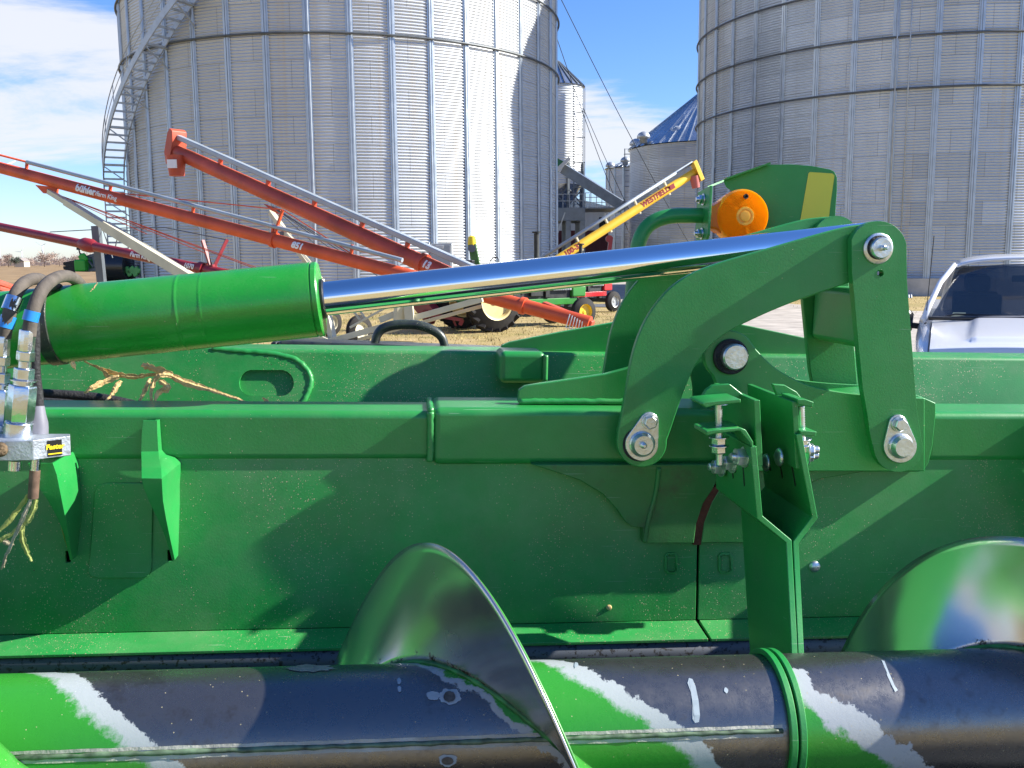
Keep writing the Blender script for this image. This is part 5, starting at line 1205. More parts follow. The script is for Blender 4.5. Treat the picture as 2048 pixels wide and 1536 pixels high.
# --- fold cylinder
cv = 0.020; c0, c1 = h(-260, 687, cv), h(643, 598, cv); ax = (c1-c0).normalized(); CL = (c1-c0).length; CR = 0.0582
tx = lambda px: (h(px, 598+(643-px)*0.0985, cv)-c0).length
cyl = hb_(MB().lathe(c0, ax, [(0, CR), (tx(364), CR), (tx(366), CR), (tx(368), CR+0.0005), (tx(371), CR+0.0005), (tx(373), CR), (tx(375), CR), (tx(412), CR), (tx(414), CR), (tx(416), CR+0.0005), (tx(419), CR), (tx(421), CR), (tx(626), CR), (tx(628), CR), (tx(629), CR-0.002), (tx(631), CR-0.002), (tx(632), CR), (tx(633), CR), (CL-0.003, CR), (CL-0.002, CR), (CL, CR-0.002)], 64), 'fold_cylinder', M['green_cyl'], smooth=True, angle=40)
hb_(MB().lathe(c0+ax*(CL+0.0002), ax, [(0, 0.031), (0.004, 0.031), (0.006, 0.028)], 40), 'rod_gland', M['black'], cyl, smooth=True, angle=40)
hb_(MB().lathe(c0+ax*tx(98), ax, [(0, CR+0.0003), (0.001, CR+0.0025), (tx(122)-tx(98), CR+0.0025), (tx(122)-tx(98)+0.001, CR+0.0003)], 64), 'clamp_band', M['black_dusty'], cyl, smooth=True, angle=40)
r1 = h(1748, 475, cv); rd = (r1-c1).normalized()
hb_(MB().lathe(c1, rd, [(0, 0.0266), ((r1-c1).length-0.03, 0.0266), ((r1-c1).length, 0.0266)], 64), 'rod', M['chrome'], cyl, smooth=True, angle=40)

# --- linkage plates
ARM = spline([(1757, 446), (1700, 452), (1630, 470), (1560, 490), (1490, 510), (1440, 525), (1390, 544), (1350, 568), (1318, 600), (1293, 637), (1275, 677), (1262, 722), (1252, 780), (1243, 830), (1235, 868)], 4)[:-1]
ARM = [tuple(p) for p in ARM]+arc(1284, 885, 50, 195, -5, 20)+[tuple(p) for p in spline([(1341, 862), (1355, 820), (1370, 778), (1385, 743), (1402, 714), (1427, 686), (1462, 661), (1510, 637), (1560, 615), (1620, 592), (1680, 572), (1725, 556)], 4)]+[(1790, 530), (1805, 500), (1792, 465)]
def mirror_fix(p): return p
arm = plate('link_arm', ARM, -0.098, -0.086, M['green'], bevel=0.002)
f = poly(ARM, -0.098); rear = [Vector((p.x, 0.062, p.z+0.017)) for p in f]; back = [Vector((p.x, 0.074, p.z+0.017)) for p in f]
arm2 = hb_(MB().prism(rear, back), 'link_arm', M['green'], bevel=0.002)
bc = h(1757, 499, -0.098)
hb_(MB().lathe(Vector((bc.x, 0.048, bc.z+0.017)), (0, 1, 0), [(0, 0.040), (0.013, 0.040), (0.014, 0.037)], 40), 'arm_boss', M['green'], arm2, smooth=True, angle=40)
LINK = arc(1757, 499, 57, 200, 350, 20)+[(1814, 560), (1820, 640), (1827, 728), (1834, 820), (1843, 880)]+arc(1797, 895, 49, -10, 170, 20)+[(1740, 868), (1735, 830), (1726, 779), (1718, 700), (1711, 620), (1704, 545)]
link = plate('fold_link', LINK, -0.114, -0.100, M['green'], bevel=0.002, holes=[arc(1761, 546, 7, 0, 330, 11)])
f = poly(LINK, -0.114); 
link2 = hb_(MB().prism([Vector((p.x, 0.078, p.z+0.008)) for p in f], [Vector((p.x, 0.090, p.z+0.008)) for p in f]), 'fold_link', M['green'], bevel=0.002)
# spacer between the two fold links
mb = MB(); mb.box((h(1668, 560, .0).x, -0.0995, h(1712, 690, -.03).z), (h(1760, 560, .0).x, 0.0775, h(1712, 575, -.03).z)); hb_(mb, 'link_spacer', M['green'], link, bevel=0.012, seg=4)
LUG = arc(1460, 712, 51, 130, 320, 22)+[tuple(p) for p in spline([(1513, 699), (1535, 722), (1560, 742), (1600, 763), (1640, 776), (1690, 785), (1740, 790)], 4)]+[(1850, 796), (1850, 943), (1440, 943), (1440, 800), (1436, 775)]
lug = plate('hinge_lug', LUG, -0.083, -0.068, M['green'], bevel=0.002)
f = poly(LUG, -0.083); hb_(MB().prism([Vector((p.x, 0.058, p.z)) for p in f], [Vector((p.x, 0.0615, p.z)) for p in f]), 'hinge_lug', M['green'], bevel=0.002)
# pins and keepers
def rp(px, v): return px/FPX*(v+WALL_D)
def pin(px, py, v, prof, m, name, parent, n=32):
    return hb_(MB().lathe(h(px, py, v), (0, -1, 0), [(t, rp(r, v)) for t, r in prof], n), name, m, parent, smooth=True, angle=35)
v = -0.1142
pin(1755, 497, v, [(0, 32), (0.003, 32), (0.004, 30)], M['zinc'], 'washer', link)
pin(1757, 495, v-0.004, [(0, 25), (0.003, 25), (0.0035, 22)], M['rubber_dark'], 'retaining_ring', link)
pin(1758, 496, v-0.006, [(0, 22), (0.008, 22), (0.010, 20)], M['zinc'], 'pin', link)
pin(1764, 496, v-0.016, [(0, 6), (0.006, 6), (0.007, 4), (0.012, 3), (0.014, 4), (0.016, 2)], M['zinc'], 'grease_nipple', link, 10)
pin(1460, 713, -0.083, [(0, 37), (0.006, 37), (0.008, 34), (0.006, 30)], M['rubber_dark'], 'bushing', lug)
pin(1464, 712, -0.084, [(0, 27), (0.016, 27), (0.019, 24)], M['zinc'], 'pin', lug)
def keeper(cx, cy, r0_, bx, by, r1_, v, parent, round_=False):
    d = math.degrees(math.atan2(by-cy, bx-cx)); k = math.degrees(math.acos((r0_-r1_)/math.hypot(bx-cx, by-cy)))
    pts = arc(cx, cy, r0_, d+k, d+360-k, 26)+arc(bx, by, r1_, d-k, d+k, 14)
    kp = plate('keeper_plate', pts, v-0.005, v, M['zinc'], parent, bevel=0.001)
    pin(cx, cy-1, v-0.005, [(0, r0_*0.82), (0.003, r0_*0.82), (0.004, r0_*0.75), (0.009, r0_*0.66), (0.012, r0_*0.60)], M['zinc'], 'pin', parent)
    mb = MB(); c = h(bx, by, v-0.005); mb.lathe(c, (0, -1, 0), [(0, rp(r1_*0.92, v)), (0.002, rp(r1_*0.9, v))], 24); hexhead(mb, c-Vector((0, 0.002, 0)), (0, -1, 0), rp(r1_*0.80, v), 0.009, 0.3)
    hb_(mb, 'bolt', M['zinc'], kp, bevel=0.0006)
keeper(1284, 889, 33, 1299, 843, 18.5, -0.0982, arm); keeper(1801, 893, 33, 1797, 848, 18.5, -0.1142, link)
pin(1286, 890, -0.115, [(0, 7), (0.004, 7), (0.005, 4), (0.010, 5), (0.011, 3)], M['zinc'], 'grease_nipple', arm, 10)
mb = MB(); mb.lathe(h(1280, 888, -0.098), (0, -1, 0), [(0, rp(37, -.1)), (0.0008, rp(37, -.1))], 32); hb_(mb, 'grease_stain', M['rubber_dark'], arm)

# --- hanger straps that carry the auger
def sheet_path(name, fr, bk, m, parent=None, th=0.0085):
    """bent plate: fr / bk = front and back edge as local points"""
    n = len(fr); mb = MB(); mb.grid([[fr[i], bk[i]] for i in range(n)])
    return hb_(mb, name, m, parent, thick=th, bevel=0.0012)
D = lambda px, py, d: h(px, py, d-WALL_D)
def back(p, d): return Vector((p.x, d-WALL_D, p.z))
def raycyl(px, py, r_):
    d = ray(px, py); dl = Vector((d.dot(hu), d.dot(hv), d.dot(hw))); o_ = Vector((0, -WALL_D, WOFF))
    oy, oz = o_.y-VA, o_.z-WA; a = dl.y**2+dl.z**2; b = 2*(oy*dl.y+oz*dl.z); c = oy*oy+oz*oz-r_*r_; q = b*b-4*a*c
    t = (-b-math.sqrt(max(q, 0)))/(2*a); return o_+dl*t
def under(p, dv): return Vector((p.x, p.y+dv, p.z))
lf = [D(1507, 893, 1.165), D(1520, 1035, 1.16), D(1578, 1083, 1.16), D(1588, 1270, 1.12), D(1590, 1320, 1.095), D(1592, 1440, 1.08)]
lb_ = [back(lf[0], 1.31), back(lf[1], 1.33), back(lf[2], 1.335), D(1502, 1262, 1.25), D(1506, 1320, 1.22), D(1520, 1440, 1.18)]
strap = sheet_path('hanger_strap', lf, lb_, M['green'])
rf_ = [D(1598, 868, 1.165), D(1630, 1035, 1.16), D(1592, 1085, 1.16), D(1601, 1270, 1.12), D(1603, 1320, 1.095), D(1605, 1440, 1.08)]
rb_ = [back(rf_[0], 1.31), back(rf_[1], 1.33), back(rf_[2], 1.335), back(rf_[3], 1.25), back(rf_[4], 1.22), back(rf_[5], 1.18)]
strap2 = sheet_path('hanger_strap', rf_, rb_, M['green'])
uring = raycyl(1597, 1440, RT+0.010).x
for u0_, par in ((uring-0.0085, strap), (uring+0.0028, strap2)):
    hb_(MB().lathe(Vector((u0_, VA, WA)), (1, 0, 0), [(0, RT+0.0006), (0, RT+0.0065), (0.001, RT+0.0072), (0.0070, RT+0.0072), (0.0080, RT+0.0065), (0.0080, RT+0.0006)], 72, caps=False), 'strap_ring', M['green'], par, smooth=True, angle=30)
# upper adjusting plates with sloped tops
def upper(name, front_top, front_bot, back_top_px, dback, bot_drop):
    ft = D(*front_top, 1.172); fb = D(*front_bot, 1.172); bt = h(back_top_px[0], back_top_px[1], dback-WALL_D); bt.x = ft.x
    bb = Vector((fb.x, dback-WALL_D, fb.z-bot_drop))
    th = 0.0085
    mb = MB(); P = [ft, fb, bb, bt]; mb.prism(P, [p+Vector((th, 0, 0)) for p in P]); return hb_(mb, name, M['green'], bevel=0.0012)
upl = upper('adjusting_plate', (1508, 800), (1514, 932), (1455, 766), 1.34, 0.0)
upr = upper('adjusting_plate', (1584, 803), (1592, 938), (1535, 768), 1.34, 0.004)
def tab(pts, d, dep, parent, name='adjuster_tab', th=0.008):
    f = [D(x, y, d) for x, y in pts]; mb = MB()
    k = [Vector((p.x, d-WALL_D+dep, p.z)) for p in f]
    mb.prism(f, k); return hb_(mb, name, M['green'], parent, bevel=0.0015)
tab([(1403, 808), (1412, 816), (1430, 811), (1482, 806), (1482, 798), (1440, 801), (1410, 804)], 1.168, 0.055, upl)
tab([(1412, 862), (1414, 872), (1430, 868), (1480, 862), (1498, 884), (1507, 900), (1507, 884), (1492, 860), (1480, 855), (1425, 860)], 1.165, 0.055, strap)
tab([(1594, 798), (1596, 809), (1626, 815), (1628, 804), (1610, 798)], 1.168, 0.055, upr)
tab([(1600, 862), (1602, 872), (1632, 873), (1634, 863), (1610, 861)], 1.165, 0.055, strap2)
tab([(1402, 806), (1403, 795), (1412, 780), (1426, 770), (1460, 768), (1488, 790), (1488, 800)], 1.225, 0.008, upl, 'adjuster_web')
tab([(1545, 768), (1570, 770), (1594, 784), (1604, 797), (1604, 808), (1560, 806)], 1.225, 0.008, upr, 'adjuster_web')
def rod_bolt(px, y0, y1, d, parent, nuts, head=True):
    a = D(px, y0, d); b = D(px+2, y1, d); ax_ = (b-a); L_ = ax_.length; prof = []; n_ = int(L_/0.0016)
    for i in range(n_+1): prof.append((L_*i/n_, 0.0050 if i % 2 else 0.0043))
    mb = MB().lathe(a, ax_, prof, 14); o = hb_(mb, 'threaded_bolt', M['zinc'], parent, smooth=True, angle=60)
    mb = MB()
    for y in nuts:
        c = D(px+1, y, d); hexhead(mb, c, ax_, 0.0105, 0.0095, 0.5); mb.lathe(c-ax_.normalized()*0.002, ax_, [(0, 0.0135), (0.002, 0.0135)], 20)
    hb_(mb, 'nut', M['zinc_blue'], o, bevel=0.0005)
    if head:
        mb = MB(); c = D(px, y0+5, d); mb.lathe(c, (0, 0, 1), [(0, 0.0125), (0.003, 0.0118), (0.006, 0.008), (0.007, 0.002)], 20); hb_(mb, 'bolt_head', M['zinc'], o, smooth=True, angle=50)
rod_bolt(1437, 803, 930, 1.19, strap, (876, 893))
rod_bolt(1602, 812, 880, 1.19, strap2, (880, 892), False)
def side_nut(px, py, d, parent, s_=-1, r_=0.0115, ln=0.012):
    c = D(px, py, d); mb = MB(); axd = Vector((s_, -0.12, 0.05)); mb.lathe(c, axd, [(0, 0.0145), (0.0025, 0.0145)], 20); hexhead(mb, c+axd.normalized()*0.0025, axd, r_, ln, 0.2); mb.lathe(c+axd.normalized()*(ln+0.0025), axd, [(0, 0.0058), (0.006, 0.0055), (0.007, 0.004)], 14)
    hb_(mb, 'nut', M['zinc'], parent, bevel=0.0005)
side_nut(1490, 914, 1.19, strap, r_=0.013); side_nut(1466, 926, 1.24, strap); side_nut(1444, 934, 1.28, strap)
for px, py, d in ((1612, 900, 1.19), (1612, 911, 1.24)): side_nut(px, py, d, strap2, 1, 0.009, 0.008)
# round bolt heads and slots inside the hanger
for px, py, d in ((1574, 914, 1.2), (1550, 925, 1.245), (1531, 860, 1.29)):
    c = D(px, py, d); c.x = upr.data.vertices[0].co.x-0.0002; mb = MB(); mb.lathe(c, (-1, 0, 0), [(0, 0.013), (0.003, 0.012), (0.006, 0.007), (0.0065, 0.001)], 20); hb_(mb, 'bolt_head', M['zinc'], upr, smooth=True)
def side_slot(px, y0, y1, d, off, parent, wd=0.0042):
    a = D(px, y0, d); b = D(px, y1, d); b.x = a.x; mb = MB()
    P = [Vector((a.x, a.y-wd/2, a.z)), Vector((a.x, a.y+wd/2, a.z)), Vector((b.x, b.y+wd/2, b.z)), Vector((b.x, b.y, b.z-wd*0.6)), Vector((b.x, b.y-wd/2, b.z))]
    mb.prism(P, [p+Vector((off, 0, 0)) for p in P]); hb_(mb, 'slot', M['dark'], parent)
u_at = lambda pts, z: next((pts[i].x+(pts[i+1].x-pts[i].x)*(z-pts[i].z)/(pts[i+1].z-pts[i].z) for i in range(len(pts)-1) if pts[i].z >= z >= pts[i+1].z), pts[0].x)
for k, d in enumerate((1.20, 1.245, 1.29)):
    for fr, par, off in ((lf, strap, -1), (rf_, strap2, -1)):
        zt = lf[0].z-0.030; zb_ = zt-0.030; mb = MB(); wd = 0.0045
        P = [Vector((u_at(fr, zt)-0.0046, d-WALL_D-wd/2, zt)), Vector((u_at(fr, zt)-0.0046, d-WALL_D+wd/2, zt)), Vector((u_at(fr, zb_)-0.0046, d-WALL_D+wd/2, zb_)), Vector((u_at(fr, zb_)-0.0046, d-WALL_D, zb_-0.003)), Vector((u_at(fr, zb_)-0.0046, d-WALL_D-wd/2, zb_))]
        mb.prism(P, [p+Vector((0.0042, 0, 0)) for p in P]); hb_(mb, 'slot', M['dark'], par)  # dark strips laid on the sheet stand in for shaded open slots

# --- augers
def hpx(p):
    q = HM @ p-CAM; d = q.dot(Fw); return 1024+FPX*q.dot(Rt)/d, 768-FPX*q.dot(Up)/d
def pt(u, ph, r): return Vector((u, VA+r*math.sin(ph), WA+r*math.cos(ph)))
def u_for(px, ph, r):
    lo, hi = -3.0, 4.0
    for _ in range(50):
        m_ = (lo+hi)/2
        if hpx(pt(m_, ph, r))[0] < px: lo = m_
        else: hi = m_
    return (lo+hi)/2
PHT = 0.30
ut = u_for(852, PHT, RF)
phf = min((abs(hpx(pt(u_for(1152, -a*0.01, RF), -a*0.01, RF))[1]-1536), -a*0.01) for a in range(20, 200))[1]
PITCHA = (u_for(1152, phf, RF)-ut)/(PHT-phf)*2*math.pi
PITCHA = max(0.42, min(0.62, PITCHA))
print('auger pitch', round(PITCHA, 3), 'phf', round(phf, 2))
def make_auger(ua, ub, u_ref, fa, fb, tube_mat, turns_shift=0):
    """u_ref = where the flight is at angle PHT; fa, fb = flight extent along u"""
    mb = MB(); nu, na = 160, 64; uvs = []
    for i in range(nu+1):
        u = ua+(ub-ua)*i/nu
        for j in range(na+1):
            ph = -math.pi+2*math.pi*j/na
            mb.v.append(pt(u, ph, RT)); 
            root = u_ref+PITCHA*(PHT-ph)/(2*math.pi)
            s = (u-root)-turns_shift
            uvs.append((s, ph*RT))
    for i in range(nu):
        for j in range(na):
            a = i*(na+1)+j; mb.f.append((a, a+1, a+na+2, a+na+1))
    # wrap the helical coordinate per face so that bands repeat each turn
    o = hb_(mb, 'auger', tube_mat, smooth=True); me = o.data; ul = me.uv_layers.new(name='UVMap')
    for p in me.polygons:
        s0_ = sum(uvs[vi][0] for vi in p.vertices)/4; k = math.floor((s0_+0.06)/PITCHA)
        for li in p.loop_indices: s, t_ = uvs[me.loops[li].vertex_index]; ul.data[li].uv = (s-k*PITCHA, t_)
    for end, sg in ((ua, -1), (ub, 1)):
        hb_(MB().lathe(pt(end, 0, 0)-Vector((0, 0, 0)), (sg, 0, 0), [(0, RT), (0.0015, RT-0.003), (0.0016, 0.02), (0.04, 0.02)], 48), 'end_cap', M['black'], o, smooth=True, angle=30)
    def flightsheet(off, name, m, ph0, ph1, rin=RT-0.002, rout=RF):
        n = int(abs(ph1-ph0)/0.05)+1; mb = MB(); uv = []
        rows = []
        for i in range(n+1):
            ph = ph0+(ph1-ph0)*i/n; u = u_ref+PITCHA*(PHT-ph)/(2*math.pi)+off; row = []
            for k in range(13):
                r_ = rin+(rout-rin)*k/12; row.append(pt(u, ph, r_)); uv.append((r_-RT, ph))
            rows.append(row)
        mb.grid(rows); mb.uv = uv; return hb_(mb, name, m, o, smooth=True, thick=0.0028)
    pa = PHT-(fa-u_ref)*2*math.pi/PITCHA; pb = PHT-(fb-u_ref)*2*math.pi/PITCHA
    flightsheet(-0.0015, 'flighting', M['flight'], pa, pb)
    flightsheet(0.0018, 'flighting_back', M['fl_green'], pa, pb, RT-0.002, RF-0.004)
    mb = MB(); n = int(abs(pb-pa)/0.06); P = []
    for i in range(n+1):
        ph = pa+(pb-pa)*i/n; P.append(pt(u_ref+PITCHA*(PHT-ph)/(2*math.pi)-0.004, ph, RT+0.001))
    mb.tube(P, [0.0035+random.uniform(-.0008, .0008) for _ in P], 7); hb_(mb, 'flight_weld', M['fl_weld'], o, smooth=True)
    return o
M['fl_green'] = green_paint('flight_green_paint', (0.03, 0.24, 0.025), 0.2, 0.35)
M['fl_weld'] = mat('painted_weld', (0.03, 0.16, 0.04), 0.5, 0.1, 0, 0.5, 0.6, 60)
tube_l = auger_tube_mat('auger_pipe_left', -0.010, 0.122, 0.156, 0.10)
tube_r = auger_tube_mat('auger_pipe_right', -0.03, 0.075, 0.128, 0.14)
uend = uring+0.004
augl = make_auger(UL, uend-0.004, ut, UL, uend-0.09, tube_l)
urr = u_for(1995, PHT, RF)
augr = make_auger(uend+0.006, UR, urr, u_for(1700, 1.2, RF), UR, tube_r, turns_shift=(uend+0.02-urr) % PITCHA-0.19)
def raycyl(px, py, r_):
    d = ray(px, py); dl = Vector((d.dot(hu), d.dot(hv), d.dot(hw))); o_ = Vector((0, -WALL_D, WOFF))
    oy, oz = o_.y-VA, o_.z-WA; a = dl.y**2+dl.z**2; b = 2*(oy*dl.y+oz*dl.z); c = oy*oy+oz*oz-r_*r_; q = b*b-4*a*c
    t = (-b-math.sqrt(max(q, 0)))/(2*a); return o_+dl*t
def daub(pts, parent, m, name='paint_daub', r_=RT+0.0007):
    P = [raycyl(x, y, r_) for x, y in pts]; c = raycyl(sum(p[0] for p in pts)/len(pts), sum(p[1] for p in pts)/len(pts), r_+0.0004); mb = MB(); cx_, cy_ = sum(p[0] for p in pts)/len(pts), sum(p[1] for p in pts)/len(pts); n_ = len(pts)
    cs = [(cx_, p[1]) if max(q[1] for q in pts)-min(q[1] for q in pts) > 50 else (cx_, cy_) for p in pts]
    if cs[0] != (cx_, cy_): # long streak: shrink towards its own slanted middle line
        ys = sorted(pts, key=lambda p: p[1]); (xa, ya), (xb, yb2) = ys[0], ys[-1]; cs = [(xa+(xb-xa)*(p[1]-ya)/(yb2-ya), p[1]) for p in pts]
    for k in range(5):
        f_ = 1-k/4*0.98; mb.v += [raycyl(c_[0]+(p[0]-c_[0])*f_, c_[1]+(p[1]-c_[1])*f_, r_) for p, c_ in zip(pts, cs)]
    mb.f = [(k*n_+i, k*n_+(i+1) % n_, (k+1)*n_+(i+1) % n_, (k+1)*n_+i) for k in range(4) for i in range(n_)]
    hb_(mb, name, m, parent)
M['daub'] = mat('pale_primer_daub', (0.32, 0.38, 0.42), 0.45, 0.1, 0, 0.5, 0.1, 80)
M['daub_dark'] = mat('dark_plug', (0.10, 0.09, 0.08), 0.5, 0.3, 0, 0.5, 0.4, 200)
def blob(cx, cy, rx, ry, seed, n=26, j=0.22):
    rnd = random.Random(seed); f_ = [1+rnd.uniform(-j, j) for _ in range(n)]; return [(cx+rx*f_[i]*math.cos(2*math.pi*i/n), cy+ry*f_[i]*math.sin(2*math.pi*i/n)) for i in range(n)]
daub(blob(900, 1393, 22, 16, 1, j=.12), augl, M['daub']); daub(blob(867, 1391, 14, 9, 2, j=.12), augl, M['daub']); daub(blob(899, 1393, 12, 11, 3, 26, .05), augl, M['daub_dark'], 'plug', RT+0.0016)
daub(blob(896, 1521, 19, 12, 4, j=.14), augl, M['daub']); daub(blob(895, 1522, 12, 8, 5, 26, .05), augl, M['daub_dark'], 'plug', RT+0.0016)
daub([(1378, 1356), (1385, 1358), (1391, 1372), (1397, 1400), (1400, 1430), (1398, 1444), (1390, 1446), (1385, 1438), (1385, 1410), (1382, 1385), (1375, 1366)], augl, M['daub'])
daub([(1763, 1320), (1769, 1322), (1778, 1345), (1790, 1372), (1796, 1380), (1790, 1384), (1784, 1372), (1774, 1350)], augr, M['daub'])
daub(blob(620, 1336, 48, 7, 8, j=.2), augl, M['husk_grey'], 'tape_scrap'); 
for i, (x, y) in enumerate(((798, 1362), (799, 1378), (1152, 1330), (1452, 1380))): daub(blob(x, y, 4, 6, 20+i, 9), augl, M['daub'])
# long weld seam along the pipe
ps = raycyl(700, 1492, RT); phs = math.atan2(ps.y-VA, ps.z-WA)
M['seam_line'] = mat('seam_bead', (0.10, 0.15, 0.09), 0.5, 0.1, 0, 0.5, 0.7, 60)
M['seam'] = mat('seam_primer', (0.36, 0.36, 0.31), 0.5, 0.1, 0, 0.5, 0.3, 30, 0.2, 150)
for par, ua, ub in ((augl, UL, uend-0.02),):
    for dph, wd in ((0.062, 0.045), (-0.058, 0.05)):
        rows = [[pt(ua+(ub-ua)*i/120, phs+dph-wd*(1+0.2*math.sin(i*1.7))/2, RT+0.0006), pt(ua+(ub-ua)*i/120, phs+dph+wd*(1+.2*math.cos(i*2.3))/2, RT+0.0006)] for i in range(121)]
        hb_(MB().grid(rows), 'seam_band', M['seam'], par, smooth=True)
    hb_(MB().tube([pt(ua+(ub-ua)*i/200, phs+random.uniform(-.006, .006), RT+0.0002) for i in range(201)], [0.0026+random.uniform(-.0006, .0008) for _ in range(201)], 7), 'weld_seam', M['seam_line'], par, smooth=True)
# --- amber warning lamp on a bent tube
lv = 0.22; lampv = lv
lc = h(1484, 433, lv); lr = 55/FPX*(lv+WALL_D)
tp_ = [h(x, y, lv+0.03) for x, y in spline([(1262, 705), (1264, 600), (1272, 520), (1278, 484), (1292, 456), (1314, 440), (1345, 432), (1380, 431), (1408, 431)], 6)]
lt_ = hb_(MB().tube(tp_, 15.5/FPX*(lv+WALL_D), 20), 'lamp_arm', M['green'], smooth=True)
pl = [(lv-0.012, 372), (lv+0.06, 380), (lv+0.065, 470), (lv+0.05, 484), (lv+0.0, 484), (lv-0.012, 470)]
u_ = h(1413, 430, lv).x
P = [Vector((u_, v_, h(1413, y, lv).z)) for v_, y in pl]
lp = hb_(MB().prism(P, [p+Vector((0.005, 0, 0)) for p in P]), 'lamp_bracket', M['green'], lt_, bevel=0.001)
for x, y in ((1404, 399), (1398, 467)):
    mb = MB(); c = h(x, y, lv+0.02); c.x = u_-0.0003; mb.lathe(c, (-1, 0, 0), [(0, 0.011), (0.002, 0.011)], 18); hexhead(mb, c-Vector((0.002, 0, 0)), (-1, 0, 0), 0.009, 0.008); mb.lathe(c-Vector((0.01, 0, 0)), (-1, 0, 0), [(0, 0.005), (0.005, 0.0045)], 12)
    hb_(mb, 'bolt', M['zinc_blue'], lp, bevel=0.0005)
M['amber'] = mat('amber_lens', (0.95, 0.20, 0.004), 0.25, 0, 0.6); M['amber_mid'] = mat('amber_lens_centre', (1.0, 0.45, 0.01), 0.2, 0, 0.6); M['amber_dark'] = mat('amber_housing', (0.75, 0.12, 0.005), 0.35, 0, 0.4)
for k_, c_ in (('amber', (1.0, 0.56, 0.03)), ('amber_mid', (1.0, 0.76, 0.10)), ('amber_dark', (0.98, 0.34, 0.015))):
    nt = M[k_].node_tree; pb = nt.nodes['Principled BSDF']; tr = nt.nodes.new('ShaderNodeBsdfTranslucent'); tr.inputs['Color'].default_value = (*c_, 1)
    mx = nt.nodes.new('ShaderNodeMixShader'); mx.inputs[0].default_value = 0.55; nt.links.new(pb.outputs[0], mx.inputs[1]); nt.links.new(tr.outputs[0], mx.inputs[2]); nt.links.new(mx.outputs[0], nt.nodes['Material Output'].inputs['Surface'])
    pb.inputs['Base Color'].default_value = (*c_, 1)
prof = [(-0.042, lr*0.86), (-0.040, lr*0.93), (-0.006, lr*1.0), (0, lr*1.0), (0.005, lr*0.97)]
nr_ = 13
for i in range(nr_):
    r_ = lr*(0.94-0.62*i/nr_); z_ = 0.006+0.010*(1-(r_/lr)**2)
    prof += [(z_+0.0016, r_), (z_-0.0012, r_-lr*0.022)]
prof += [(0.0165, lr*0.32), (0.017, lr*0.31)]
lamp = hb_(MB().lathe(lc, (0, -1, 0), prof, 64), 'warning_lamp', M['amber'], lt_, smooth=True, angle=25)
hb_(MB().lathe(lc, (0, -1, 0), [(0.0160, lr*0.34), (0.0172, lr*0.33), (0.0172, lr*0.25), (0.0164, lr*0.24), (0.0164, lr*0.20), (0.0178, lr*0.19), (0.0180, lr*0.10), (0.0180, 0.001)], 48), 'lens_centre', M['amber_mid'], lamp, smooth=True, angle=25)
mb = MB(); mb.lathe(h(1491, 393, lv-0.012), (0, -1, 0), [(0, 0.0045), (0.004, 0.0045), (0.004, 0.0025), (0.001, 0.002)], 14); hb_(mb, 'screw', M['rubber_dark'], lamp)
f = [h(x, y, lv-0.004) for x, y in ((1417, 413), (1430, 410), (1445, 400), (1445, 468), (1432, 459), (1416, 456))]; hb_(MB().prism(f, [p+Vector((0, 0.04, 0)) for p in f]), 'lamp_mount', M['amber_dark'], lamp, bevel=0.004)
# reflector sign plate behind the lamp
SG = [(1449, 368), (1453, 375), (1462, 381), (1480, 384), (1480, 500), (1668, 500), (1671, 420), (1674, 380), (1674, 355), (1669, 343.6), (1660, 339), (1624, 332), (1583, 328.5), (1533, 329.5), (1500, 341), (1447, 360)]
def turned(pts, off):
    out = []
    for x, y in pts:
        v_ = lv+0.0735
        for _ in range(6): p = h(x, y, v_); v_ = lv+0.0735-0.42*(p.x-u_sg)+off
        out.append(h(x, y, v_))
    return out
u_sg = h(1449, 368, lv+0.0735).x
f = turned(SG, 0); sg = hb_(MB().prism(f, [p+Vector((0.0012, 0.0032, 0)) for p in f]), 'sign_plate', M['green'], lt_, bevel=0.0006)
f = turned([(1617, 347), (1620, 344), (1665, 347), (1669, 351), (1662, 400), (1656, 450), (1599, 450), (1608, 400)], -0.0012); hb_(MB().prism(f, [p+Vector((0, 0.0008, 0)) for p in f]), 'reflector', M['reflector'], sg)
a_ = turned(((1447, 360), (1500, 341), (1533, 329.5)), 0.0)
mb = MB(); mb.grid([[p, p+Vector((0, -0.02, 0.0015))] for p in a_]); hb_(mb, 'sign_flange', M['green'], sg, thick=0.003)
b_ = [h(1416, 374, lv+0.01), h(1416, 374, lv+0.03), h(1449, 361, lv+0.0735), h(1449, 361, lv+0.0535)]
mb = MB(); mb.add(b_, [(0, 1, 2, 3)]); hb_(mb, 'sign_arm', M['green'], sg, thick=0.003)

# ================================================================== HYDRAULIC COUPLER PARKED ON THE HEADER
HC = empty('hydraulic_coupler', None, 'silver hydraulic coupler with two hoses hung over the green cylinder', 'hydraulic coupler', mtx=Matrix.Translation(HM @ h(60, 900, -0.13)) @ HM.to_3x3().to_4x4())
INVH = HM.inverted()
def hc(mb, name, m, parent=None, **k):
    # local header coordinates -> coordinates of the coupler's own empty
    mb.v = [HM @ p for p in mb.v]; return mb.build(name, m, parent or HC, world=True, **k)
def hose(pts, r_, name, m, parent=None):
    P = spline([(*h(x, y, d-WALL_D),) for x, y, d in pts], 8); return hc(MB().tube([Vector(p) for p in P], r_, 14), name, m, parent, smooth=True)
ho1 = hose([(175, 590, 1.56), (158, 566, 1.50), (138, 553, 1.43), (112, 556, 1.37), (88, 575, 1.325), (72, 605, 1.305), (62, 640, 1.30), (58, 672, 1.30)], 0.0088, 'hose', M['rubber'])
ho2 = hose([(120, 590, 1.56), (100, 570, 1.50), (78, 558, 1.44), (55, 562, 1.39), (36, 580, 1.35), (24, 610, 1.335), (14, 645, 1.33), (8, 676, 1.33)], 0.0088, 'hose', M['rubber'])
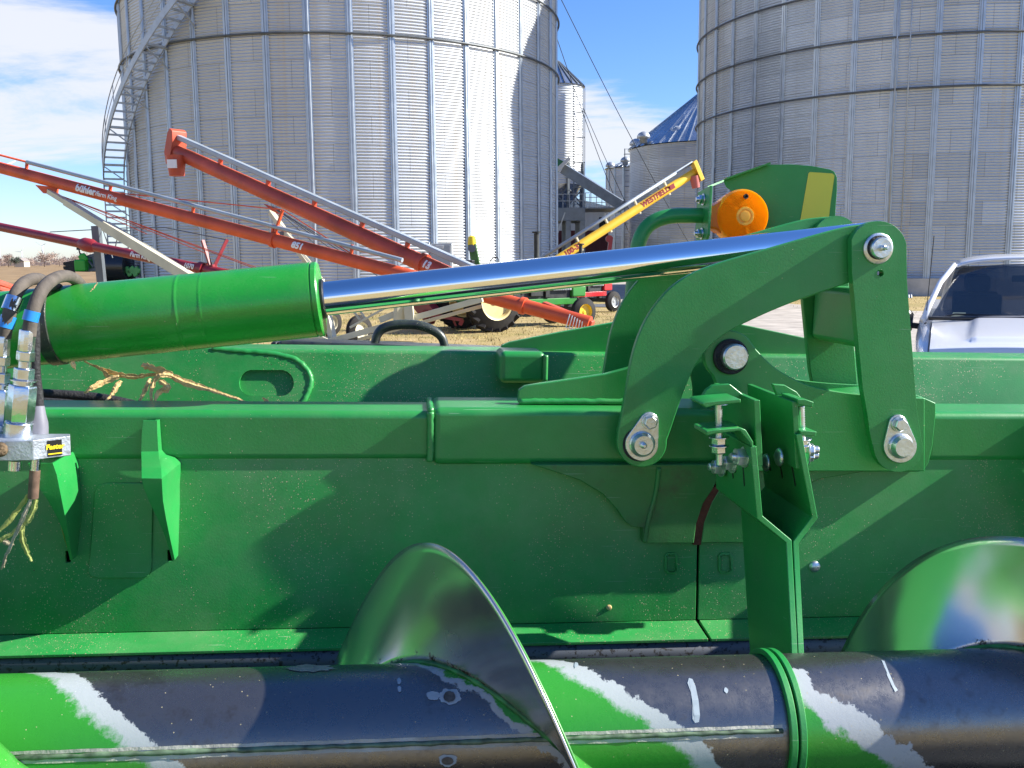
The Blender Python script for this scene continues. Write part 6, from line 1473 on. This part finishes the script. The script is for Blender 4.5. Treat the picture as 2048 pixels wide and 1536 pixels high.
hose([(118, 575, 1.46), (95, 575, 1.42), (75, 592, 1.36), (66, 615, 1.345), (70, 650, 1.325), (71, 700, 1.325), (72, 745, 1.325), (78, 800, 1.325), (78, 826, 1.325)], 0.0062, 'braided_hose', M['rubber_dark'])
def bandat(x, y, d, x2, y2, d2, r_, m, name, parent):
    a = h(x, y, d-WALL_D); b = h(x2, y2, d2-WALL_D); hc(MB().lathe(a, b-a, [(0, r_), ((b-a).length, r_)], 20), name, m, parent, smooth=True, angle=40)
bandat(65.5, 622, 1.302, 60, 642, 1.30, 0.0101, M['blue_tape'], 'tape', ho1); bandat(18, 632, 1.333, 11, 656, 1.33, 0.0100, M['blue_tape'], 'tape', ho2)
bandat(30, 595, 1.342, 19, 622, 1.334, 0.0112, M['zinc_blue'], 'foil_band', ho2)
def fitting(xa, ya, xb, yb, d, parts, parent):
    a = h(xa, ya, d-WALL_D); b = h(xb, yb, d-WALL_D); ax_ = (b-a); L_ = ax_.length
    for nm, t0, t1, hw_, n in parts:
        r_ = hw_/FPX*d; c = a+ax_*t0; ln = L_*(t1-t0); mb = MB()
        if n == 6: mb.lathe(c, ax_, [(0, r_*1.0), (ln*0.06, r_*1.1), (ln*0.94, r_*1.1), (ln, r_*1.0)], 6, 0.25); hc(mb, nm, M['zinc_blue'], parent, bevel=0.0006)
        else: mb.lathe(c, ax_, [(0, r_*0.96), (ln*0.05, r_), (ln*0.95, r_), (ln, r_*0.96)], n); hc(mb, nm, M['zinc_blue'], parent, smooth=True, angle=20)
parts = [('crimp', 0.0, 0.19, 15, 12), ('hex_nut', 0.19, 0.28, 15, 6), ('sleeve', 0.28, 0.345, 11.5, 24), ('hex_nut', 0.345, 0.45, 17, 6), ('flange', 0.45, 0.462, 24, 32), ('sleeve', 0.462, 0.50, 18, 24), ('hex_body', 0.50, 0.84, 23, 6), ('collar', 0.84, 1.0, 26, 32)]
fitting(56, 660, 36, 878, 1.30, parts, HC)
fitting(6, 672, -6, 880, 1.33, [(a, b, c, d*0.92, e) for a, b, c, d, e in parts], HC)
d0 = 1.285
BL = [(-60, 876), (70, 878), (95, 882), (142, 896), (142, 926), (92, 918), (60, 921), (-60, 924)]
f = [h(x, y, d0-WALL_D) for x, y in BL]
# block: faceted plan, so each face takes its own light
top = [(-80, 1.262), (25, 1.262), (66, 1.265), (94, 1.278), (141, 1.296), (141, 1.313), (-80, 1.313)]
zt_ = h(70, 880, 1.268-WALL_D).z; zb_ = h(70, 920, 1.268-WALL_D).z
Pt = [Vector((h(x, 890, d-WALL_D).x, d-WALL_D, zt_)) for x, d in top]
blk = hc(MB().prism([p.copy() for p in Pt], [Vector((p.x, p.y, zb_)) for p in Pt]), 'block', mat('cast_aluminium_block', (0.42, 0.46, 0.50), 0.45, 0.7, 0, 0.5, 0.2, 50, 0.15, 250), bevel=0.0012)
fa, fb = Pt[3], Pt[4]; xd = (fb-fa).normalized(); nd = Vector((xd.y, -xd.x, 0)); zmid = (zt_+zb_)/2
def on_face(t, w_): p = fa.lerp(fb, t); return Vector((p.x, p.y, w_))+nd*0.0004
lbq = [on_face(0.02, zmid-0.0108), on_face(0.62, zmid-0.0108), on_face(0.62, zmid+0.0105), on_face(0.02, zmid+0.0105)]
lbl = hc(MB().prism([p+nd*0.0008 for p in lbq], lbq), 'label', M['label_black'], blk)
vs, fs = text_mesh('Faster', 0.0093, 0.12, 0.0004); cc = on_face(0.32, zmid+0.0015)+nd*0.0012; mbt = MB(); mbt.add([cc+xd*v.x+Vector((0, 0, 1))*v.y for v in vs], fs); hc(mbt, 'lettering', M['label_yellow'], lbl)
mbt = MB(); c2 = on_face(0.32, zmid-0.0078)+nd*0.0012; mbt.add([c2+xd*-0.009+Vector((0, 0, -0.0008)), c2+xd*0.009+Vector((0, 0, -0.0008)), c2+xd*0.009+Vector((0, 0, 0.0008)), c2+xd*-0.009+Vector((0, 0, 0.0008))], [(0, 1, 2, 3)]); hc(mbt, 'underline', M['label_yellow'], lbl)
a = h(78, 812, 1.325-WALL_D); b = h(78, 880, 1.318-WALL_D); hc(MB().lathe(a, b-a, [(0, 0.007), (0.012, 0.009), (0.022, 0.0115), (0.03, 0.012), ((b-a).length, 0.012)], 20), 'boot', M['grey_boot'], smooth=True, angle=40)
bandat(30, 921, 1.285, 29, 940, 1.285, 0.0085, M['zinc_blue'], 'port', HC)
bandat(72, 918, 1.29, 70, 940, 1.29, 0.0064, M['zinc_blue'], 'stub_pipe', HC); bandat(70, 940, 1.29, 66, 996, 1.29, 0.0068, mat('muddy_pipe', (0.16, 0.10, 0.07), 0.6, 0.3, 0, 0.5, 0.4, 60), 'stub_pipe', HC)
hc(MB().lathe(h(-2, 900, 1.258-WALL_D), (0, -1, 0), [(-0.004, 0.010), (0.003, 0.009), (0.005, 0.006), (0.006, 0.001)], 14), 'mud_clod', mat('dry_mud', (0.14, 0.10, 0.06), 0.95, 0, 0, 0.2, 0.5, 120, 0.8, 200), blk, smooth=True)
# second hose lying in the gap behind the front beam
hs_ = hb_(MB().tube([h(x, y, d-WALL_D) for x, y, d in spline([(-60, 782, 1.62), (90, 788, 1.60), (180, 794, 1.60), (250, 806, 1.60), (330, 828, 1.60)], 8)], 0.0085, 12), 'loose_hose', M['rubber_dark'], smooth=True)
hb_(MB().tube([h(x, y, d-WALL_D) for x, y, d in spline([(-60, 800, 1.58), (110, 805, 1.57), (220, 818, 1.57)], 8)], 0.007, 12), 'loose_hose', M['rubber_dark'], smooth=True)

# ================================================================== CORN LEAVES AND STALKS
def husk(name, pts, w0, m, label, cat, group, extra=(), seed=1, bend=0.3):
    rnd = random.Random(seed); base = HM @ h(pts[0][0], pts[0][1], pts[0][2]-WALL_D); mb = MB()
    for P_, wmax in [(pts, w0)]+list(extra):
        P = spline([(x, y, d*1000) for x, y, d in P_], 6); n = len(P); rows = []
        L_ = [HM @ h(p[0]+rnd.uniform(-.7, .7), p[1]+rnd.uniform(-.9, .9), p[2]/1000-WALL_D) for p in P]; tw = rnd.uniform(-.6, .6)
        for i, p in enumerate(L_):
            t = i/(n-1); d = (L_[min(i+1, n-1)]-L_[max(i-1, 0)]).normalized(); sd = d.cross(hv).normalized(); nn = sd.cross(d); a = tw+bend*math.sin(t*5+seed)
            sdr = sd*math.cos(a)+nn*math.sin(a); nr = nn*math.cos(a)-sd*math.sin(a); w_ = wmax*(0.55+0.6*math.sin(math.pi*min(1, t*0.85+0.1)))*(1-0.55*t**3)*(1+rnd.uniform(-.28, .28))
            rows.append([p-sdr*w_+nr*w_*0.22, p-sdr*w_*0.45-nr*w_*0.05, p-nr*w_*0.12, p+sdr*w_*0.45+nr*w_*0.12, p+sdr*w_+nr*w_*0.1])
        mb.grid(rows)
    return tag(mb.build(name, m, loc=base, smooth=False, thick=0.0003), label, cat, group)
husk('corn_stalk', [(284, 729, 1.60), (300, 735, 1.58), (330, 745, 1.56), (380, 768, 1.55), (440, 785, 1.53), (500, 807, 1.51)], 0.0052, M['husk'], 'longest dry corn stalk lying between the two green beams, rising left', 'corn stalk', 'dry corn trash', [([(345, 752, 1.55), (322, 750, 1.55), (308, 762, 1.55), (302, 785, 1.54), (304, 806, 1.53)], 0.0042), ([(318, 760, 1.55), (335, 775, 1.54), (318, 785, 1.54), (308, 806, 1.53)], 0.005)], 3)
husk('corn_stalk', [(168, 722, 1.60), (195, 736, 1.58), (230, 748, 1.57), (270, 753, 1.57), (310, 749, 1.57), (345, 744, 1.57)], 0.0042, M['husk'], 'shorter curved corn stalk coming from under the green cylinder', 'corn stalk', 'dry corn trash', [([(205, 740, 1.57), (215, 752, 1.57), (232, 756, 1.56)], 0.0034), ([(238, 753, 1.56), (212, 762, 1.56), (185, 775, 1.55), (168, 786, 1.55)], 0.004)], 5)
husk('leaf_scrap', [(242, 762, 1.56), (232, 775, 1.555), (222, 790, 1.55), (208, 806, 1.54)], 0.0038, M['husk'], 'small upright corn leaf scrap left of the longest stalk', 'corn leaf', 'dry corn trash', (), 7)
husk('leaf_scrap', [(300, 757, 1.56), (292, 775, 1.55), (284, 792, 1.545), (278, 806, 1.54)], 0.004, M['husk'], 'corn leaf hanging from where the two dry stalks cross', 'corn leaf', 'dry corn trash', (), 9)
husk('leaf_scrap', [(525, 797, 1.515), (532, 801, 1.51), (541, 808, 1.505)], 0.003, M['husk'], 'tiny corn leaf flake under the oval slot', 'corn leaf', 'dry corn trash', (), 11)
husk('leaf_scrap', [(143, 724, 1.42), (147, 729, 1.42), (150, 738, 1.42)], 0.0035, M['husk'], 'pale leaf tip sticking out below the black clamp band', 'corn leaf', 'dry corn trash', (), 12)
husk('hanging_sprig', [(62, 985, 1.29), (40, 1015, 1.29), (10, 1050, 1.29), (-40, 1095, 1.29)], 0.0036, M['husk_green'], 'pale green stem hanging from the muddy pipe towards the left', 'corn sprig', 'stems under the coupler', (), 13)
husk('hanging_sprig', [(66, 990, 1.285), (48, 1030, 1.285), (28, 1075, 1.285), (10, 1115, 1.285), (2, 1140, 1.285)], 0.0028, M['husk_grey'], 'grey brown stem hanging down from the muddy pipe with a forked tip', 'corn sprig', 'stems under the coupler', [([(12, 1105, 1.285), (10, 1122, 1.285), (8, 1136, 1.285)], 0.0015)], 14)
husk('hanging_sprig', [(72, 1000, 1.30), (62, 1030, 1.30), (45, 1050, 1.30), (10, 1075, 1.30), (-40, 1100, 1.30)], 0.0038, M['husk_green'], 'crooked yellow green stem behind the grey brown one', 'corn sprig', 'stems under the coupler', [([(44, 1048, 1.30), (44, 1075, 1.30), (52, 1100, 1.30), (64, 1122, 1.30)], 0.0038)], 15)
husk('hanging_sprig', [(58, 965, 1.31), (90, 975, 1.33), (108, 1005, 1.35), (122, 1050, 1.37), (138, 1108, 1.40)], 0.0016, M['husk_green'], 'thin green leaf midrib arching right against the dark blade', 'corn sprig', 'stems under the coupler', (), 16)
husk('leaf_scrap', [(0, 1080, 1.33), (14, 1086, 1.33), (28, 1090, 1.33)], 0.003, M['husk_grey'], 'brown leaf scrap at the left edge among the hanging stems', 'corn leaf', 'stems under the coupler', (), 17)
husk('straw', [(195, 565, 1.345), (187, 576, 1.342), (180, 583, 1.341)], 0.0009, M['husk'], 'tiny straw sliver lying on top of the green cylinder', 'straw', None, (), 18)
